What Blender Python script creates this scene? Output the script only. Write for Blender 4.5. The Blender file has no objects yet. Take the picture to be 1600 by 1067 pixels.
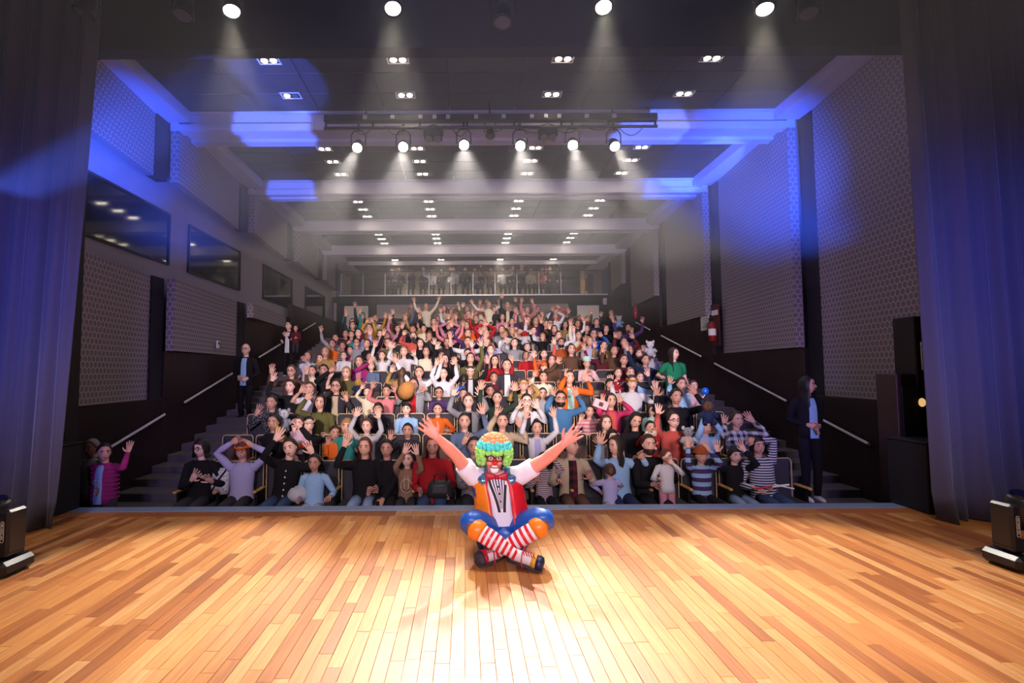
import bpy, math, random
import numpy as np
from mathutils import Vector, Matrix, Euler
random.seed(7)
SC = bpy.context.scene
COL = SC.collection
# ------------------------------------------------------------------ camera
CAMH = 1.5; FPX = 800.0; PITCH = 0.0578; ROLL = -0.0055; PPX = 726.6; PPY = 533.5
cam_d = bpy.data.cameras.new('camera'); cam = bpy.data.objects.new('camera', cam_d); COL.objects.link(cam)
cam_d.sensor_width = 36.0; cam_d.lens = FPX / 1600 * 36.0
cam_d.shift_x = (800 - PPX) / 1600.0; cam_d.clip_start = 0.05; cam_d.clip_end = 200
CROT = Matrix.Rotation(math.pi / 2 + PITCH, 3, 'X') @ Matrix.Rotation(ROLL, 3, 'Z')
cam.location = (0, 0, CAMH); cam.rotation_euler = CROT.to_euler()
SC.camera = cam
def ray(u, v): return CROT @ Vector(((u - PPX) / FPX, -(v - PPY) / FPX, -1.0))
def at(u, v, y):                      # the point at depth y that the photograph shows at (u, v)
    r = ray(u, v); t = y / r.y
    return Vector((r.x * t, y, CAMH + r.z * t))
# ------------------------------------------------------------------ world, exposure
w = bpy.data.worlds.new('world'); SC.world = w; w.use_nodes = True
bg = w.node_tree.nodes['Background']; bg.inputs[0].default_value = (0.20, 0.19, 0.32, 1); bg.inputs[1].default_value = 0.10
SC.view_settings.view_transform = 'Standard'; SC.view_settings.look = 'None'
SC.view_settings.exposure = 0.0; SC.view_settings.gamma = 1.0; SC.view_settings.use_curve_mapping = False
SC.cycles.max_bounces = 4; SC.cycles.diffuse_bounces = 2; SC.cycles.glossy_bounces = 2
SC.cycles.transmission_bounces = 4; SC.cycles.volume_bounces = 0; SC.cycles.transparent_max_bounces = 8
SC.cycles.sample_clamp_indirect = 6.0
# ------------------------------------------------------------------ helpers
def lin(c):
    c = c.lstrip('#'); r = [int(c[i:i + 2], 16) / 255 for i in (0, 2, 4)]
    return tuple(x / 12.92 if x <= .04045 else ((x + .055) / 1.055) ** 2.4 for x in r)
class MB:
    def __init__(s): s.V = []; s.F = []; s.M = []; s.n = 0
    def add(s, V, F, mi=0, mat=None):
        V = np.asarray(V, float)
        if mat is not None:
            m = np.array(mat); V = V @ m[:3, :3].T + m[:3, 3]
        n = s.n; s.V.append(V); s.F.extend([tuple(i + n for i in f) for f in F]); s.M.extend([mi] * len(F)); s.n += len(V)
        return s
    def box(s, c, d, mi=0, bev=0.0, mat=None):
        hx, hy, hz = d[0] / 2, d[1] / 2, d[2] / 2
        if bev <= 0:
            V = [(c[0] + a * hx, c[1] + b * hy, c[2] + e * hz) for a in (-1, 1) for b in (-1, 1) for e in (-1, 1)]
            F = [(0, 1, 3, 2), (4, 6, 7, 5), (0, 4, 5, 1), (2, 3, 7, 6), (0, 2, 6, 4), (1, 5, 7, 3)]
            return s.add(V, F, mi, mat)
        b = min(bev, hx * .9, hy * .9, hz * .9); V = []; ix = {}
        for sx in (-1, 1):
            for sy in (-1, 1):
                for sz in (-1, 1):
                    for k in range(3):
                        p = [hx - b, hy - b, hz - b]; p[k] += b
                        ix[(sx, sy, sz, k)] = len(V); V.append((c[0] + sx * p[0], c[1] + sy * p[1], c[2] + sz * p[2]))
        F = []
        for sg in (-1, 1):
            F.append([ix[(sg, a, e, 0)] for a, e in ((-1, -1), (1, -1), (1, 1), (-1, 1))][::sg])
            F.append([ix[(a, sg, e, 1)] for a, e in ((-1, -1), (1, -1), (1, 1), (-1, 1))][::-sg])
            F.append([ix[(a, e, sg, 2)] for a, e in ((-1, -1), (1, -1), (1, 1), (-1, 1))][::sg])
        for a in (-1, 1):
            for e in (-1, 1):
                F.append([ix[(a, e, -1, 0)], ix[(a, e, 1, 0)], ix[(a, e, 1, 1)], ix[(a, e, -1, 1)]][::a * e])
                F.append([ix[(a, -1, e, 0)], ix[(a, -1, e, 2)], ix[(a, 1, e, 2)], ix[(a, 1, e, 0)]][::a * e])
                F.append([ix[(-1, a, e, 1)], ix[(1, a, e, 1)], ix[(1, a, e, 2)], ix[(-1, a, e, 2)]][::a * e])
                for g in (-1, 1):
                    pass
        for a in (-1, 1):
            for e in (-1, 1):
                for g in (-1, 1):
                    F.append([ix[(a, e, g, k)] for k in range(3)][::a * e * g])
        return s.add(V, F, mi, mat)
    def tube(s, P, R, seg=8, mi=0, cap=True, flat=None, mat=None):
        # R radii; flat = (axis vector, factor): squeeze the section along that axis
        V, F = tube(P, R, seg, cap, flat); return s.add(V, F, mi, mat)
    def ell(s, c, r, nu=10, nv=7, mi=0, mat=None):
        V, F = ellipsoid(c, r, nu, nv); return s.add(V, F, mi, mat)
    def quad(s, a, b, c, d, mi=0): return s.add([a, b, c, d], [(0, 1, 2, 3)], mi)
    def build(s, name, mats, parent=None, smooth=False, loc=None, uv=None):
        me = bpy.data.meshes.new(name)
        V = np.concatenate(s.V) if s.V else np.zeros((0, 3))
        me.from_pydata(V.tolist(), [], s.F)
        if not isinstance(mats, (list, tuple)): mats = [mats]
        for m in mats: me.materials.append(m)
        if len(mats) > 1: me.polygons.foreach_set('material_index', s.M)
        if smooth: me.polygons.foreach_set('use_smooth', [True] * len(me.polygons))
        if uv:
            ul = me.uv_layers.new(name='UVMap'); vi = np.zeros(len(me.loops), int); me.loops.foreach_get('vertex_index', vi)
            ul.data.foreach_set('uv', np.array([uv(V[i]) for i in vi], float).ravel())
        me.update()
        return link(name, me, parent, loc)
def link(name, me, parent=None, loc=None):
    o = bpy.data.objects.new(name, me); COL.objects.link(o)
    if parent is not None: o.parent = parent
    if loc is not None: o.location = loc
    return o
def tube(P, R, seg=8, cap=True, flat=None):
    P = np.asarray(P, float); n = len(P)
    R = np.broadcast_to(np.asarray(R, float), (n,)) if np.ndim(R) < 2 else np.asarray(R, float)
    T = np.zeros_like(P); T[1:-1] = P[2:] - P[:-2]; T[0] = P[1] - P[0]; T[-1] = P[-1] - P[-2]
    T /= np.maximum(np.linalg.norm(T, axis=1), 1e-9)[:, None]
    a = np.array([0, 1., 0]) if abs(T[0][1]) < .9 else np.array([1., 0, 0])
    if flat is not None: a = np.asarray(flat[0], float)
    ang = np.arange(seg) * 2 * math.pi / seg; ca, sa = np.cos(ang)[:, None], np.sin(ang)[:, None]
    V = []
    for i in range(n):
        a = a - T[i] * (a @ T[i]); l = math.sqrt(a @ a)
        if l < 1e-6: a = np.array([T[i][1], T[i][2], T[i][0]]); a = a - T[i] * (a @ T[i]); l = math.sqrt(a @ a)
        a = a / l
        b = np.array([T[i][1] * a[2] - T[i][2] * a[1], T[i][2] * a[0] - T[i][0] * a[2], T[i][0] * a[1] - T[i][1] * a[0]])
        if R.ndim == 2: ra, rb = R[i]
        else: ra = rb = R[i]
        if flat is not None: ra = ra * flat[1]
        V.append(P[i] + ca * a * ra + sa * b * rb)
        if flat is not None: a = np.asarray(flat[0], float)
    V = np.concatenate(V); F = []
    for i in range(n - 1):
        for j in range(seg):
            k = (j + 1) % seg; F.append((i * seg + j, i * seg + k, (i + 1) * seg + k, (i + 1) * seg + j))
    if cap:
        F.append(tuple(range(seg - 1, -1, -1))); F.append(tuple(range((n - 1) * seg, n * seg)))
    return V, F
def ellipsoid(c, r, nu=10, nv=7):
    V = [(c[0], c[1], c[2] - r[2])]
    for i in range(1, nv):
        t = -math.pi / 2 + math.pi * i / nv
        for j in range(nu):
            p = 2 * math.pi * j / nu
            V.append((c[0] + r[0] * math.cos(t) * math.cos(p), c[1] + r[1] * math.cos(t) * math.sin(p), c[2] + r[2] * math.sin(t)))
    V.append((c[0], c[1], c[2] + r[2])); F = []
    for j in range(nu): F.append((0, 1 + (j + 1) % nu, 1 + j))
    for i in range(nv - 2):
        for j in range(nu):
            k = (j + 1) % nu; F.append((1 + i * nu + j, 1 + i * nu + k, 1 + (i + 1) * nu + k, 1 + (i + 1) * nu + j))
    o = 1 + (nv - 2) * nu
    for j in range(nu): F.append((o + j, o + (j + 1) % nu, len(V) - 1))
    return V, F
def empty(name, loc=(0, 0, 0), parent=None):
    o = bpy.data.objects.new(name, None); COL.objects.link(o); o.location = loc; o.empty_display_size = .1
    if parent is not None: o.parent = parent
    return o
def tag(o, label=None, cat=None, group=None, kind=None):
    if label: o['label'] = label
    if cat: o['category'] = cat
    if group: o['group'] = group
    if kind: o['kind'] = kind
    return o
def struct(o): o['kind'] = 'structure'; return o
# ------------------------------------------------------------------ materials
def nodes(m): m.use_nodes = True; return m.node_tree.nodes, m.node_tree.links, m.node_tree.nodes['Principled BSDF']
def mat(name, col, rough=.6, metal=0., noise=0., nscale=30., spec=.5, bump=0., sheen=0.):
    m = bpy.data.materials.new(name); N, L, B = nodes(m)
    c = lin(col) if isinstance(col, str) else col
    B.inputs['Base Color'].default_value = (*c, 1); B.inputs['Roughness'].default_value = rough
    B.inputs['Metallic'].default_value = metal; B.inputs['Specular IOR Level'].default_value = spec
    if sheen: B.inputs['Sheen Weight'].default_value = sheen
    m.diffuse_color = (*c, 1)
    if noise or bump:
        tc = N.new('ShaderNodeTexCoord'); nz = N.new('ShaderNodeTexNoise'); nz.inputs['Scale'].default_value = nscale
        L.new(tc.outputs['Object'], nz.inputs['Vector'])
    if noise:
        mx = N.new('ShaderNodeMix'); mx.data_type = 'RGBA'
        mx.inputs[6].default_value = (*[max(0, x * (1 - noise)) for x in c], 1); mx.inputs[7].default_value = (*[min(1, x * (1 + noise)) for x in c], 1)
        L.new(nz.outputs[0], mx.inputs[0]); L.new(mx.outputs[2], B.inputs['Base Color'])
    if bump:
        bp = N.new('ShaderNodeBump'); bp.inputs['Strength'].default_value = bump; bp.inputs['Distance'].default_value = .01
        L.new(nz.outputs[0], bp.inputs['Height']); L.new(bp.outputs[0], B.inputs['Normal'])
    return m
def emit(name, col, strength):
    m = bpy.data.materials.new(name); N, L, B = nodes(m); c = lin(col)
    B.inputs['Base Color'].default_value = (*c, 1); B.inputs['Emission Color'].default_value = (*c, 1); B.inputs['Emission Strength'].default_value = strength
    return m
def spot(name, loc, target, energy, size_deg, blend=.3, col=(1, 1, 1), r=.06, parent=None):
    d = bpy.data.lights.new(name, 'SPOT'); d.energy = energy; d.spot_size = math.radians(size_deg); d.spot_blend = blend; d.color = col; d.shadow_soft_size = r
    o = bpy.data.objects.new(name, d); COL.objects.link(o); o.location = loc
    o.rotation_euler = (Vector(target) - Vector(loc)).to_track_quat('-Z', 'Y').to_euler()
    return o
# ------------------------------------------------------------------ haze: thin theatrical smoke that fills the hall
HAZE = 0.021
# ------------------------------------------------------------------ key lights of the hall (seen lamps get housings further down; fills are added)
WARM = (1.0, .86, .66); BLUE = (.02, .10, 1.0); PINK = (1.0, .55, .75)
FRONT_SPOTS = [(362, 18), (614, 14), (943, 12), (1195, 15)]           # four lamps hung above the stage lip
BATTEN_Y = 8.75
BATTEN_SPOTS = [(558, 231), (630, 230), (725, 227), (813, 228), (895, 227), (961, 229)]
BATTEN_AIM = [(-2.3, 3.8, 0), (-.5, 2.6, 0), (.1, 2.2, 0), (.6, 2.4, 0), (1.3, 3.2, 0), (2.9, 3.9, 0)]
FRONT_AIM = [(-1.5, 4.0, 0), (-.35, 3.6, 0), (.9, 3.6, 0), (2.1, 4.0, 0)]
LIGHT = dict(front=480, batten=2900, down=34, blue=9000, house=300, stage=640, far=5200, wash=380)
for i, (u, v) in enumerate(FRONT_SPOTS):
    p = at(u, v, 5.0); spot('front_lamp_light', p + (Vector(FRONT_AIM[i]) - p).normalized() * .04, FRONT_AIM[i], LIGHT['front'], 36, .5, (1, .9, .74), .06)
for i, (u, v) in enumerate(BATTEN_SPOTS):
    p = at(u, v, BATTEN_Y); spot('batten_lamp_light', p + (Vector(BATTEN_AIM[i]) - p).normalized() * .04, BATTEN_AIM[i], LIGHT['batten'], 22, .6, (1, .92, .82), .06)
# moving heads on the stage floor throw blue beams at the ceiling; two more stand beside them just off stage
BLUE_BEAMS = [((-3.6, 3.0, 2.2), (436, 112, 'c'), 13), ((-3.25, 3.0, .95), (427, 205, 'b'), 11), ((-3.2, 3.2, 1.3), (455, 302, 'd'), 7), ((3.5, 3.2, .55), (1020, 213, 'b'), 10), ((3.65, 3.1, 1.2), (1090, 250, 'e'), 10), ((3.55, 3.2, 1.0), (1046, 296, 'd'), 7), ((2.9, 3.4, 1.6), (1150, 250, 'w'), 26), ((-1.7, 4.3, 1.6), (195, 235, 'l'), 24)]
BDEPTH = dict(c=8.0, b=9.2, d=12.5, e=11.4, w=10.5, l=8.2)
for p, (u, v, k), sz in BLUE_BEAMS:
    spot('moving_head_light', p, at(u, v, BDEPTH[k]), LIGHT['blue'] * (1.5 if k == 'w' else .8 if k == 'l' else 1.5 if k in 'ce' else 1), sz, .9 if k in 'wl' else .25, (.02, .09, 1.0) if k in 'wl' else (.07, .15, 1.0), .05)
# stage washes hung above and behind the camera, aimed over the stage into the seats
for x, y, z, tx, ty, tz, e, c in ((-1.5, -1.6, 2.35, -1.6, 9, .9, 1.0, (1, .78, .92)), (.3, -1.7, 2.4, .3, 10, 1.1, 1.1, (1, .82, .92)), (2.1, -1.6, 2.35, 2.3, 9, .9, 1.0, (1, .78, .92))):
    spot('stage_wash_light', (x, y, z), (tx, ty, tz), LIGHT['stage'] * e, 52, .7, c, .2)
for x, tx in ((-2.0, -2.2), (.3, .4), (2.6, 3.0)):                  # unseen fill spots added to brighten the upper rows
    spot('crowd_fill_light', (x * .6, -1.8, 2.4), (tx, 15, 2.5), LIGHT['far'], 30, .8, (1, .84, .80), .2)
for sx in (-3.0, 3.4): spot('stage_side_fill_light', (sx, .9, 5.2), (sx * 1.02, 3.9, 0), 420, 52, .8, (1, .86, .7), .1)  # unseen fill spots added to brighten the outer stage floor
spot('ceiling_fill_light', (.3, -1.2, 2.0), (.3, 12, 6.0), 1100, 54, 1.0, (.42, .36, 1.0), .2)  # added lilac fill that tints the ceiling beams, no fixture behind it
for sx, wx in ((-1.0, -5.5), (1.6, 6.1)):                            # unseen lilac fill added for the hall walls
    spot('wall_fill_light', (sx, -1.2, 2.3), (wx, 9.5, 2.3), 1200, 40, 1.0, (.42, .33, 1.0), .2)
for x, tx in ((-5.0, -4.9), (5.6, 5.2)):
    spot('curtain_wash_light', (x * .75, 2.2, 2.6), (tx, 5.0, 2.2), LIGHT['wash'], 70, 1.0, (.03, .10, 1.0), .1)
spot('curtain_side_light', (-2.5, 1.5, 2.2), (-4.6, 5.0, .9), 50, 40, .9, (1, .8, .9), .1)
spot('curtain_side_light', (3.0, 1.5, 2.2), (5.3, 5.1, .9), 50, 40, .9, (1, .8, .9), .1)
# ------------------------------------------------------------------ setting: materials
M_black = mat('black_paint', '#0b0b10', .7)
M_dark = mat('dark_paint', '#17151a', .75, noise=.2, nscale=8)
M_white = mat('ceiling_white', '#c9c4cc', .7, noise=.04, nscale=6)
M_plain = mat('plain_wall', '#9d9598', .8, noise=.05, nscale=9, bump=.1)
M_tile = mat('ceiling_tile', '#2a272d', .7, noise=.12, nscale=4)
M_recess_shade = mat('recess_shade', '#211c20', .9)  # shade of the panel gaps put into a dark colour
M_seam = mat('tile_seam', '#1c1a1c', .9)
M_carpet = mat('grey_carpet', '#5a5358', .95, noise=.45, nscale=140, bump=.3)
M_steel = mat('brushed_steel', '#cfcfd4', .35, .6)
M_metal_black = mat('black_metal', '#131316', .45, .3)
M_glass = mat('dark_window_glass', '#06060a', .06, 0, spec=.6)
def hexmat():
    m = bpy.data.materials.new('hexagon_wallpaper'); N, L, B = nodes(m)
    uvn = N.new('ShaderNodeUVMap')
    def vm(op, a, b=None):
        n = N.new('ShaderNodeVectorMath'); n.operation = op
        for i, x in enumerate((a, b)):
            if x is None: continue
            if isinstance(x, tuple): n.inputs[i].default_value = x
            else: L.new(x, n.inputs[i])
        return n
    def ma(op, a, b=None):
        n = N.new('ShaderNodeMath'); n.operation = op
        for i, x in enumerate((a, b)):
            if x is None: continue
            if isinstance(x, (int, float)): n.inputs[i].default_value = x
            else: L.new(x, n.inputs[i])
        return n.outputs[0]
    p = vm('MULTIPLY', uvn.outputs[0], (1 / .098, 1 / .098, 0)).outputs[0]
    p = vm('ADD', p, (200, 200, 0)).outputs[0]
    R = (1, 1.7320508, 1); H = (.5, .8660254, 0)
    a = vm('SUBTRACT', vm('MODULO', p, R).outputs[0], H).outputs[0]
    b = vm('SUBTRACT', vm('MODULO', vm('SUBTRACT', p, H).outputs[0], R).outputs[0], H).outputs[0]
    la = vm('LENGTH', a).outputs['Value']; lb = vm('LENGTH', b).outputs['Value']
    sel = ma('LESS_THAN', lb, la)
    mx = N.new('ShaderNodeMix'); mx.data_type = 'VECTOR'; L.new(sel, mx.inputs[0]); L.new(a, mx.inputs[4]); L.new(b, mx.inputs[5])
    g = vm('ABSOLUTE', mx.outputs[1]).outputs[0]
    d1 = vm('DOT_PRODUCT', g, (.5, .8660254, 0)).outputs['Value']
    sx = N.new('ShaderNodeSeparateXYZ'); L.new(g, sx.inputs[0])
    hd = ma('MAXIMUM', d1, sx.outputs[0])
    mr = N.new('ShaderNodeMapRange'); mr.inputs[1].default_value = .40; mr.inputs[2].default_value = .45; L.new(hd, mr.inputs[0])
    cm = N.new('ShaderNodeMix'); cm.data_type = 'RGBA'
    cm.inputs[6].default_value = (*lin('#7d7276'), 1); cm.inputs[7].default_value = (*lin('#b4a9a6'), 1)
    L.new(mr.outputs[0], cm.inputs[0]); L.new(cm.outputs[2], B.inputs['Base Color']); B.inputs['Roughness'].default_value = .85
    return m
M_hex = hexmat()
def woodmat(name, c1, c2, rough, scale, coat=0.):
    m = bpy.data.materials.new(name); N, L, B = nodes(m)
    tc = N.new('ShaderNodeTexCoord'); mp = N.new('ShaderNodeMapping'); mp.inputs['Scale'].default_value = scale
    L.new(tc.outputs['Object'], mp.inputs[0]); nz = N.new('ShaderNodeTexNoise'); nz.inputs['Scale'].default_value = 1; nz.inputs['Detail'].default_value = 5
    L.new(mp.outputs[0], nz.inputs['Vector'])
    cr = N.new('ShaderNodeMix'); cr.data_type = 'RGBA'; cr.inputs[6].default_value = (*lin(c1), 1); cr.inputs[7].default_value = (*lin(c2), 1)
    L.new(nz.outputs[0], cr.inputs[0]); L.new(cr.outputs[2], B.inputs['Base Color']); B.inputs['Roughness'].default_value = rough
    B.inputs['Coat Weight'].default_value = coat; B.inputs['Coat Roughness'].default_value = .15
    return m
M_wains = woodmat('dark_wood_panel', '#1c1315', '#33211f', .45, (30, 3, 1.2))
M_arm = woodmat('beech_wood', '#c08a45', '#d9a75e', .4, (40, 5, 5))
def plankmat():
    m = bpy.data.materials.new('varnished_stage_plank'); N, L, B = nodes(m)
    oi = N.new('ShaderNodeObjectInfo'); ge = N.new('ShaderNodeNewGeometry'); ad = N.new('ShaderNodeMath'); ad.operation = 'ADD'
    L.new(oi.outputs['Random'], ad.inputs[0]); L.new(ge.outputs['Random Per Island'], ad.inputs[1])
    fr = N.new('ShaderNodeMath'); fr.operation = 'FRACT'; L.new(ad.outputs[0], fr.inputs[0])
    cr = N.new('ShaderNodeValToRGB'); e = cr.color_ramp.elements
    e[0].position = 0; e[0].color = (*lin('#96562a'), 1); e[1].position = 1; e[1].color = (*lin('#d49a60'), 1)
    for pos, c in ((.15, '#a8642f'), (.4, '#bb763c'), (.7, '#c68547'), (.88, '#cb8f54')):
        x = cr.color_ramp.elements.new(pos); x.color = (*lin(c), 1)
    L.new(fr.outputs[0], cr.inputs[0])
    tc = N.new('ShaderNodeTexCoord'); ofs = N.new('ShaderNodeVectorMath'); ofs.operation = 'SCALE'; ofs.inputs[0].default_value = (13.7, 31.1, 7)
    L.new(fr.outputs[0], ofs.inputs['Scale']); av = N.new('ShaderNodeVectorMath'); av.operation = 'ADD'
    L.new(tc.outputs['Object'], av.inputs[0]); L.new(ofs.outputs[0], av.inputs[1])
    mp = N.new('ShaderNodeMapping'); mp.inputs['Scale'].default_value = (75, 3.2, 1); L.new(av.outputs[0], mp.inputs[0])
    nz = N.new('ShaderNodeTexNoise'); nz.inputs['Scale'].default_value = 1; nz.inputs['Detail'].default_value = 6; nz.inputs['Distortion'].default_value = .6; L.new(mp.outputs[0], nz.inputs['Vector'])
    mr = N.new('ShaderNodeMapRange'); mr.inputs[1].default_value = .3; mr.inputs[2].default_value = .7; mr.inputs[3].default_value = .72; mr.inputs[4].default_value = 1.14; L.new(nz.outputs[0], mr.inputs[0])
    mu = N.new('ShaderNodeVectorMath'); mu.operation = 'SCALE'; L.new(cr.outputs[0], mu.inputs[0]); L.new(mr.outputs[0], mu.inputs['Scale'])
    L.new(mu.outputs[0], B.inputs['Base Color'])
    n2 = N.new('ShaderNodeTexNoise'); n2.inputs['Scale'].default_value = 3.0; n2.inputs['Detail'].default_value = 8; L.new(tc.outputs['Object'], n2.inputs['Vector'])
    r2 = N.new('ShaderNodeMapRange'); r2.inputs[3].default_value = .34; r2.inputs[4].default_value = .58; L.new(n2.outputs[0], r2.inputs[0]); L.new(r2.outputs[0], B.inputs['Roughness'])
    B.inputs['Specular IOR Level'].default_value = .45
    return m
M_plank = plankmat()
# ------------------------------------------------------------------ stage floor: base slab, planks, cross board, steel lip
mb = MB(); mb.box((0.3, 1.9, -.36), (16, 7.7, .68)); floor = struct(mb.build('floor', M_black))
PW = .078; planks = []
x = -6.6; k = 0
while x < 7.2:
    y = -1.6 - random.random() * .9
    while y < 5.43:
        ln = random.choice((.45, .6, .75, .9, 1.05)); y1 = min(y + ln, 5.43)
        if y1 > 1.2 and y1 - y > .06: planks.append((x, max(y, -1.6), y1))
        y = y1
    x += PW; k += 1
def shows(p):                                     # how large a plank appears to someone on the stage behind the performer
    yc = max((p[1] + p[2]) / 2, .3); u = PPX + FPX * p[0] / yc; v = 580 + FPX * CAMH / yc
    return (p[2] - p[1]) / yc ** 3 if -40 < u < 1640 and v < 1100 else 0
planks.sort(key=shows, reverse=True)
pm = {}
def plank_mesh(ln):
    ln = round(ln, 2)
    if ln not in pm:
        mb = MB(); mb.box((0, 0, -.009), (PW - .0016, ln - .0016, .02), bev=.0012); o = mb.build('plank', M_plank); pm[ln] = o.data; bpy.data.objects.remove(o)
    return pm[ln]
rest = MB()
for i, (px, y0, y1) in enumerate(planks):
    if i < 299: o = link('plank', plank_mesh(y1 - y0), floor, (px, (y0 + y1) / 2, random.uniform(-.0004, .0004)))
    else: rest.box((px, (y0 + y1) / 2, -.009 + random.uniform(-.0004, .0004)), (PW - .0016, y1 - y0 - .0016, .02))
tag(rest.build('planks', M_plank, floor), kind='stuff')
mb = MB()
for j in range(9): mb = MB(); mb.box((-6 + j * 1.5, 5.525, -.008), (1.496, .18, .022), bev=.002); mb.build('border_board', M_plank, floor)
M_lip = mat('steel_lip', '#9db4d8', .35, .5)
mb = MB(); mb.box((.22, 5.72, -.012), (9.3, .19, .036), bev=.004); mb.box((.22, 5.81, -.1), (9.3, .02, .2)); struct(mb.build('trim_1', M_lip))
# ------------------------------------------------------------------ hall: floor, tiers, aisle steps
F0 = -.70; RISE = .246; PITCHR = .9; NROW = 14
Y0 = 6.30
def rowz(n): return F0 + RISE * n
XL, XR = -3.92, 4.62
mb = MB(); mb.box((.35, 6.1, F0 - .1), (12.4, 1.6, .2)); hall = struct(mb.build('floor_hall', M_carpet))
for n in range(1, NROW):
    mb = MB(); z = rowz(n); mb.box(((XL + XR) / 2, Y0 + PITCHR * n + .45, z - .25), (XR - XL, .9, .5), bev=.01); mb.build('tier', M_carpet, hall)
mb = MB(); mb.box((.35, Y0 + PITCHR * NROW + 1.4, rowz(NROW) - .25), (12.4, 2.8, .5)); mb.build('rear_landing', M_carpet, hall)
for nm, x0, x1, lab in (('aisle_stairs', -5.6, XL, 'grey carpeted aisle steps along the wall with dark windows'), ('aisle_stairs', XR, 6.3, 'grey carpeted aisle steps beside the wall with fire extinguisher')):
    st = tag(empty(nm, ((x0 + x1) / 2, 7, F0)), lab, 'stairs', 'aisle steps')
    for k in range(1, 2 * NROW + 1):
        y = 6.57 + .45 * k; z = F0 + RISE / 2 * k
        mb = MB(); mb.box((0, y + .25 - 7, z - .12 - F0), (x1 - x0, .5, .24), bev=.012); mb.build('step', M_carpet, st)
# ------------------------------------------------------------------ side walls: base wall, wainscot, hexagon panels
YS = [5.95, 9.09, 12.45, 15.78, 19.03, 21.6]; PB = [1.05, 1.89, 2.84, 3.80, 4.75]
def panel(name, parent, x0, x1, y0, y1, z0, z1, side, m=None, depth=.28):
    # splayed panel: near edge proud at x0, far edge at x1; side +1 = right wall
    b = MB(); X = [x0, x1]; o = side * depth
    b.quad((x0, y0, z0), (x1, y1, z0), (x1, y1, z1), (x0, y0, z1))
    b.quad((x0, y0, z0), (x0, y0, z1), (x0 + o, y0, z1), (x0 + o, y0, z0))
    b.quad((x1, y1, z0), (x1 + o * .3, y1, z0), (x1 + o * .3, y1, z1), (x1, y1, z1))
    b.quad((x0, y0, z0), (x0 + o, y0, z0), (x1 + o, y1, z0), (x1, y1, z0))
    b.quad((x0, y0, z1), (x1, y1, z1), (x1 + o, y1, z1), (x0 + o, y0, z1))
    return b.build(name, m or M_hex, parent, uv=lambda p: (p[1] + p[0] * side, p[2]))
mb = MB(); mb.box((6.42, 14.05, 2.9), (.3, 15.9, 7.6)); wr = struct(mb.build('wall_right', M_plain))
mb = MB()
for a, b_ in ((5.9, 6.5), ):
    pass
mb.box((-5.74, 14.05, 2.9), (.3, 15.9, 7.6)); wl = struct(mb.build('wall_left', M_plain))
for i in range(5):
    y0, y1 = YS[i], YS[i + 1]
    panel('hexagon_panel', wr, 5.88, 6.12, y0, y1 - .34, PB[i], 6.3, 1, depth=.16); MB().box((6.2, y1 - .17, 3.2), (.18, .34, 6.4)).build('recess_shade_board', M_recess_shade, wr)  # dark boards stand in for the shade between panels
    mb = MB(); mb.box((6.10, (y0 + y1) / 2, (PB[i] - 1.0) / 2 - .0), (.16, y1 - y0 - .012, PB[i] + 1.0 - .012), bev=.006); mb.build('wainscot_panel', M_wains, wr)
    panel('hexagon_panel', wl, -5.18, -5.42, y0, y1 - .34, 4.94, 6.3, -1, depth=.15); MB().box((-5.48, y1 - .17, 5.65), (.2, .34, 1.4)).build('recess_shade_board', M_recess_shade, wl)
    if i < 3: panel('hexagon_panel', wl, -5.18, -5.42, y0, y1 - .34, PB[i], 3.18, -1, depth=.15); MB().box((-5.48, y1 - .17, 1.6), (.2, .34, 3.16)).build('recess_shade_board', M_recess_shade, wl)
    z1 = min(PB[i], 3.18) if i < 3 else 3.6
    mb = MB(); mb.box((-5.42, (y0 + y1) / 2, (z1 - 1.0) / 2), (.16, y1 - y0 - .012, z1 + 1.0 - .012), bev=.006); mb.build('wainscot_panel', M_wains, wl)
for i, (a, b_) in enumerate(((6.5, 9.5), (10.23, 12.54), (14.05, 16.35), (17.8, 20.2))):
    mb = MB(); x = -5.585
    fr = MB(); fw = .035
    for cy, cz, sy, sz in (((a + b_) / 2, 4.46 + fw / 2, b_ - a + 2 * fw, fw), ((a + b_) / 2, 3.55 - fw / 2, b_ - a + 2 * fw, fw), (a - fw / 2, 4.005, fw, .91), (b_ + fw / 2, 4.005, fw, .91)):
        fr.box((x + .01, cy, cz), (.05, sy, sz))
    mb.box((x, (a + b_) / 2, 4.005), (.02, b_ - a, .91)); wn = struct(mb.build('window_%d' % (i + 1), M_glass)); fr.build('window_frame', M_metal_black, wn)
# ------------------------------------------------------------------ ceiling: tile fields between white beams
ceil = struct(MB().box((.35, 13.6, 6.45), (12.4, 17.2, .2)).build('ceiling', M_seam))
BEAM = [(9.09, 9.75), (12.45, 12.98), (15.78, 16.2), (19.03, 19.45)]
bays = [(6.1, 9.09), (9.75, 12.45), (12.98, 15.78), (16.2, 19.03), (19.45, 24.2)]
tm = {}
for (a, b_) in bays:
    ny = max(1, round((b_ - a) / .56)); nx = 9; dx = (5.68 + 5.0) / nx; dy = (b_ - a) / ny
    for i in range(nx):
        for j in range(ny):
            kk = (round(dx, 3), round(dy, 3))
            if kk not in tm:
                o = MB().box((0, 0, 0), (dx - .012, dy - .012, .03), bev=.004).build('tile', M_tile); tm[kk] = o.data; bpy.data.objects.remove(o)
            link('ceiling_tile', tm[kk], ceil, (-5.0 + dx * (i + .5), a + dy * (j + .5), 6.265 + random.uniform(-.001, .001)))
    for x0, x1 in ((-5.6, -5.0), (5.68, 6.3)):
        MB().box(((x0 + x1) / 2, (a + b_) / 2, 6.2), (x1 - x0, b_ - a, .3)).build('soffit_board', M_white, ceil)
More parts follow.
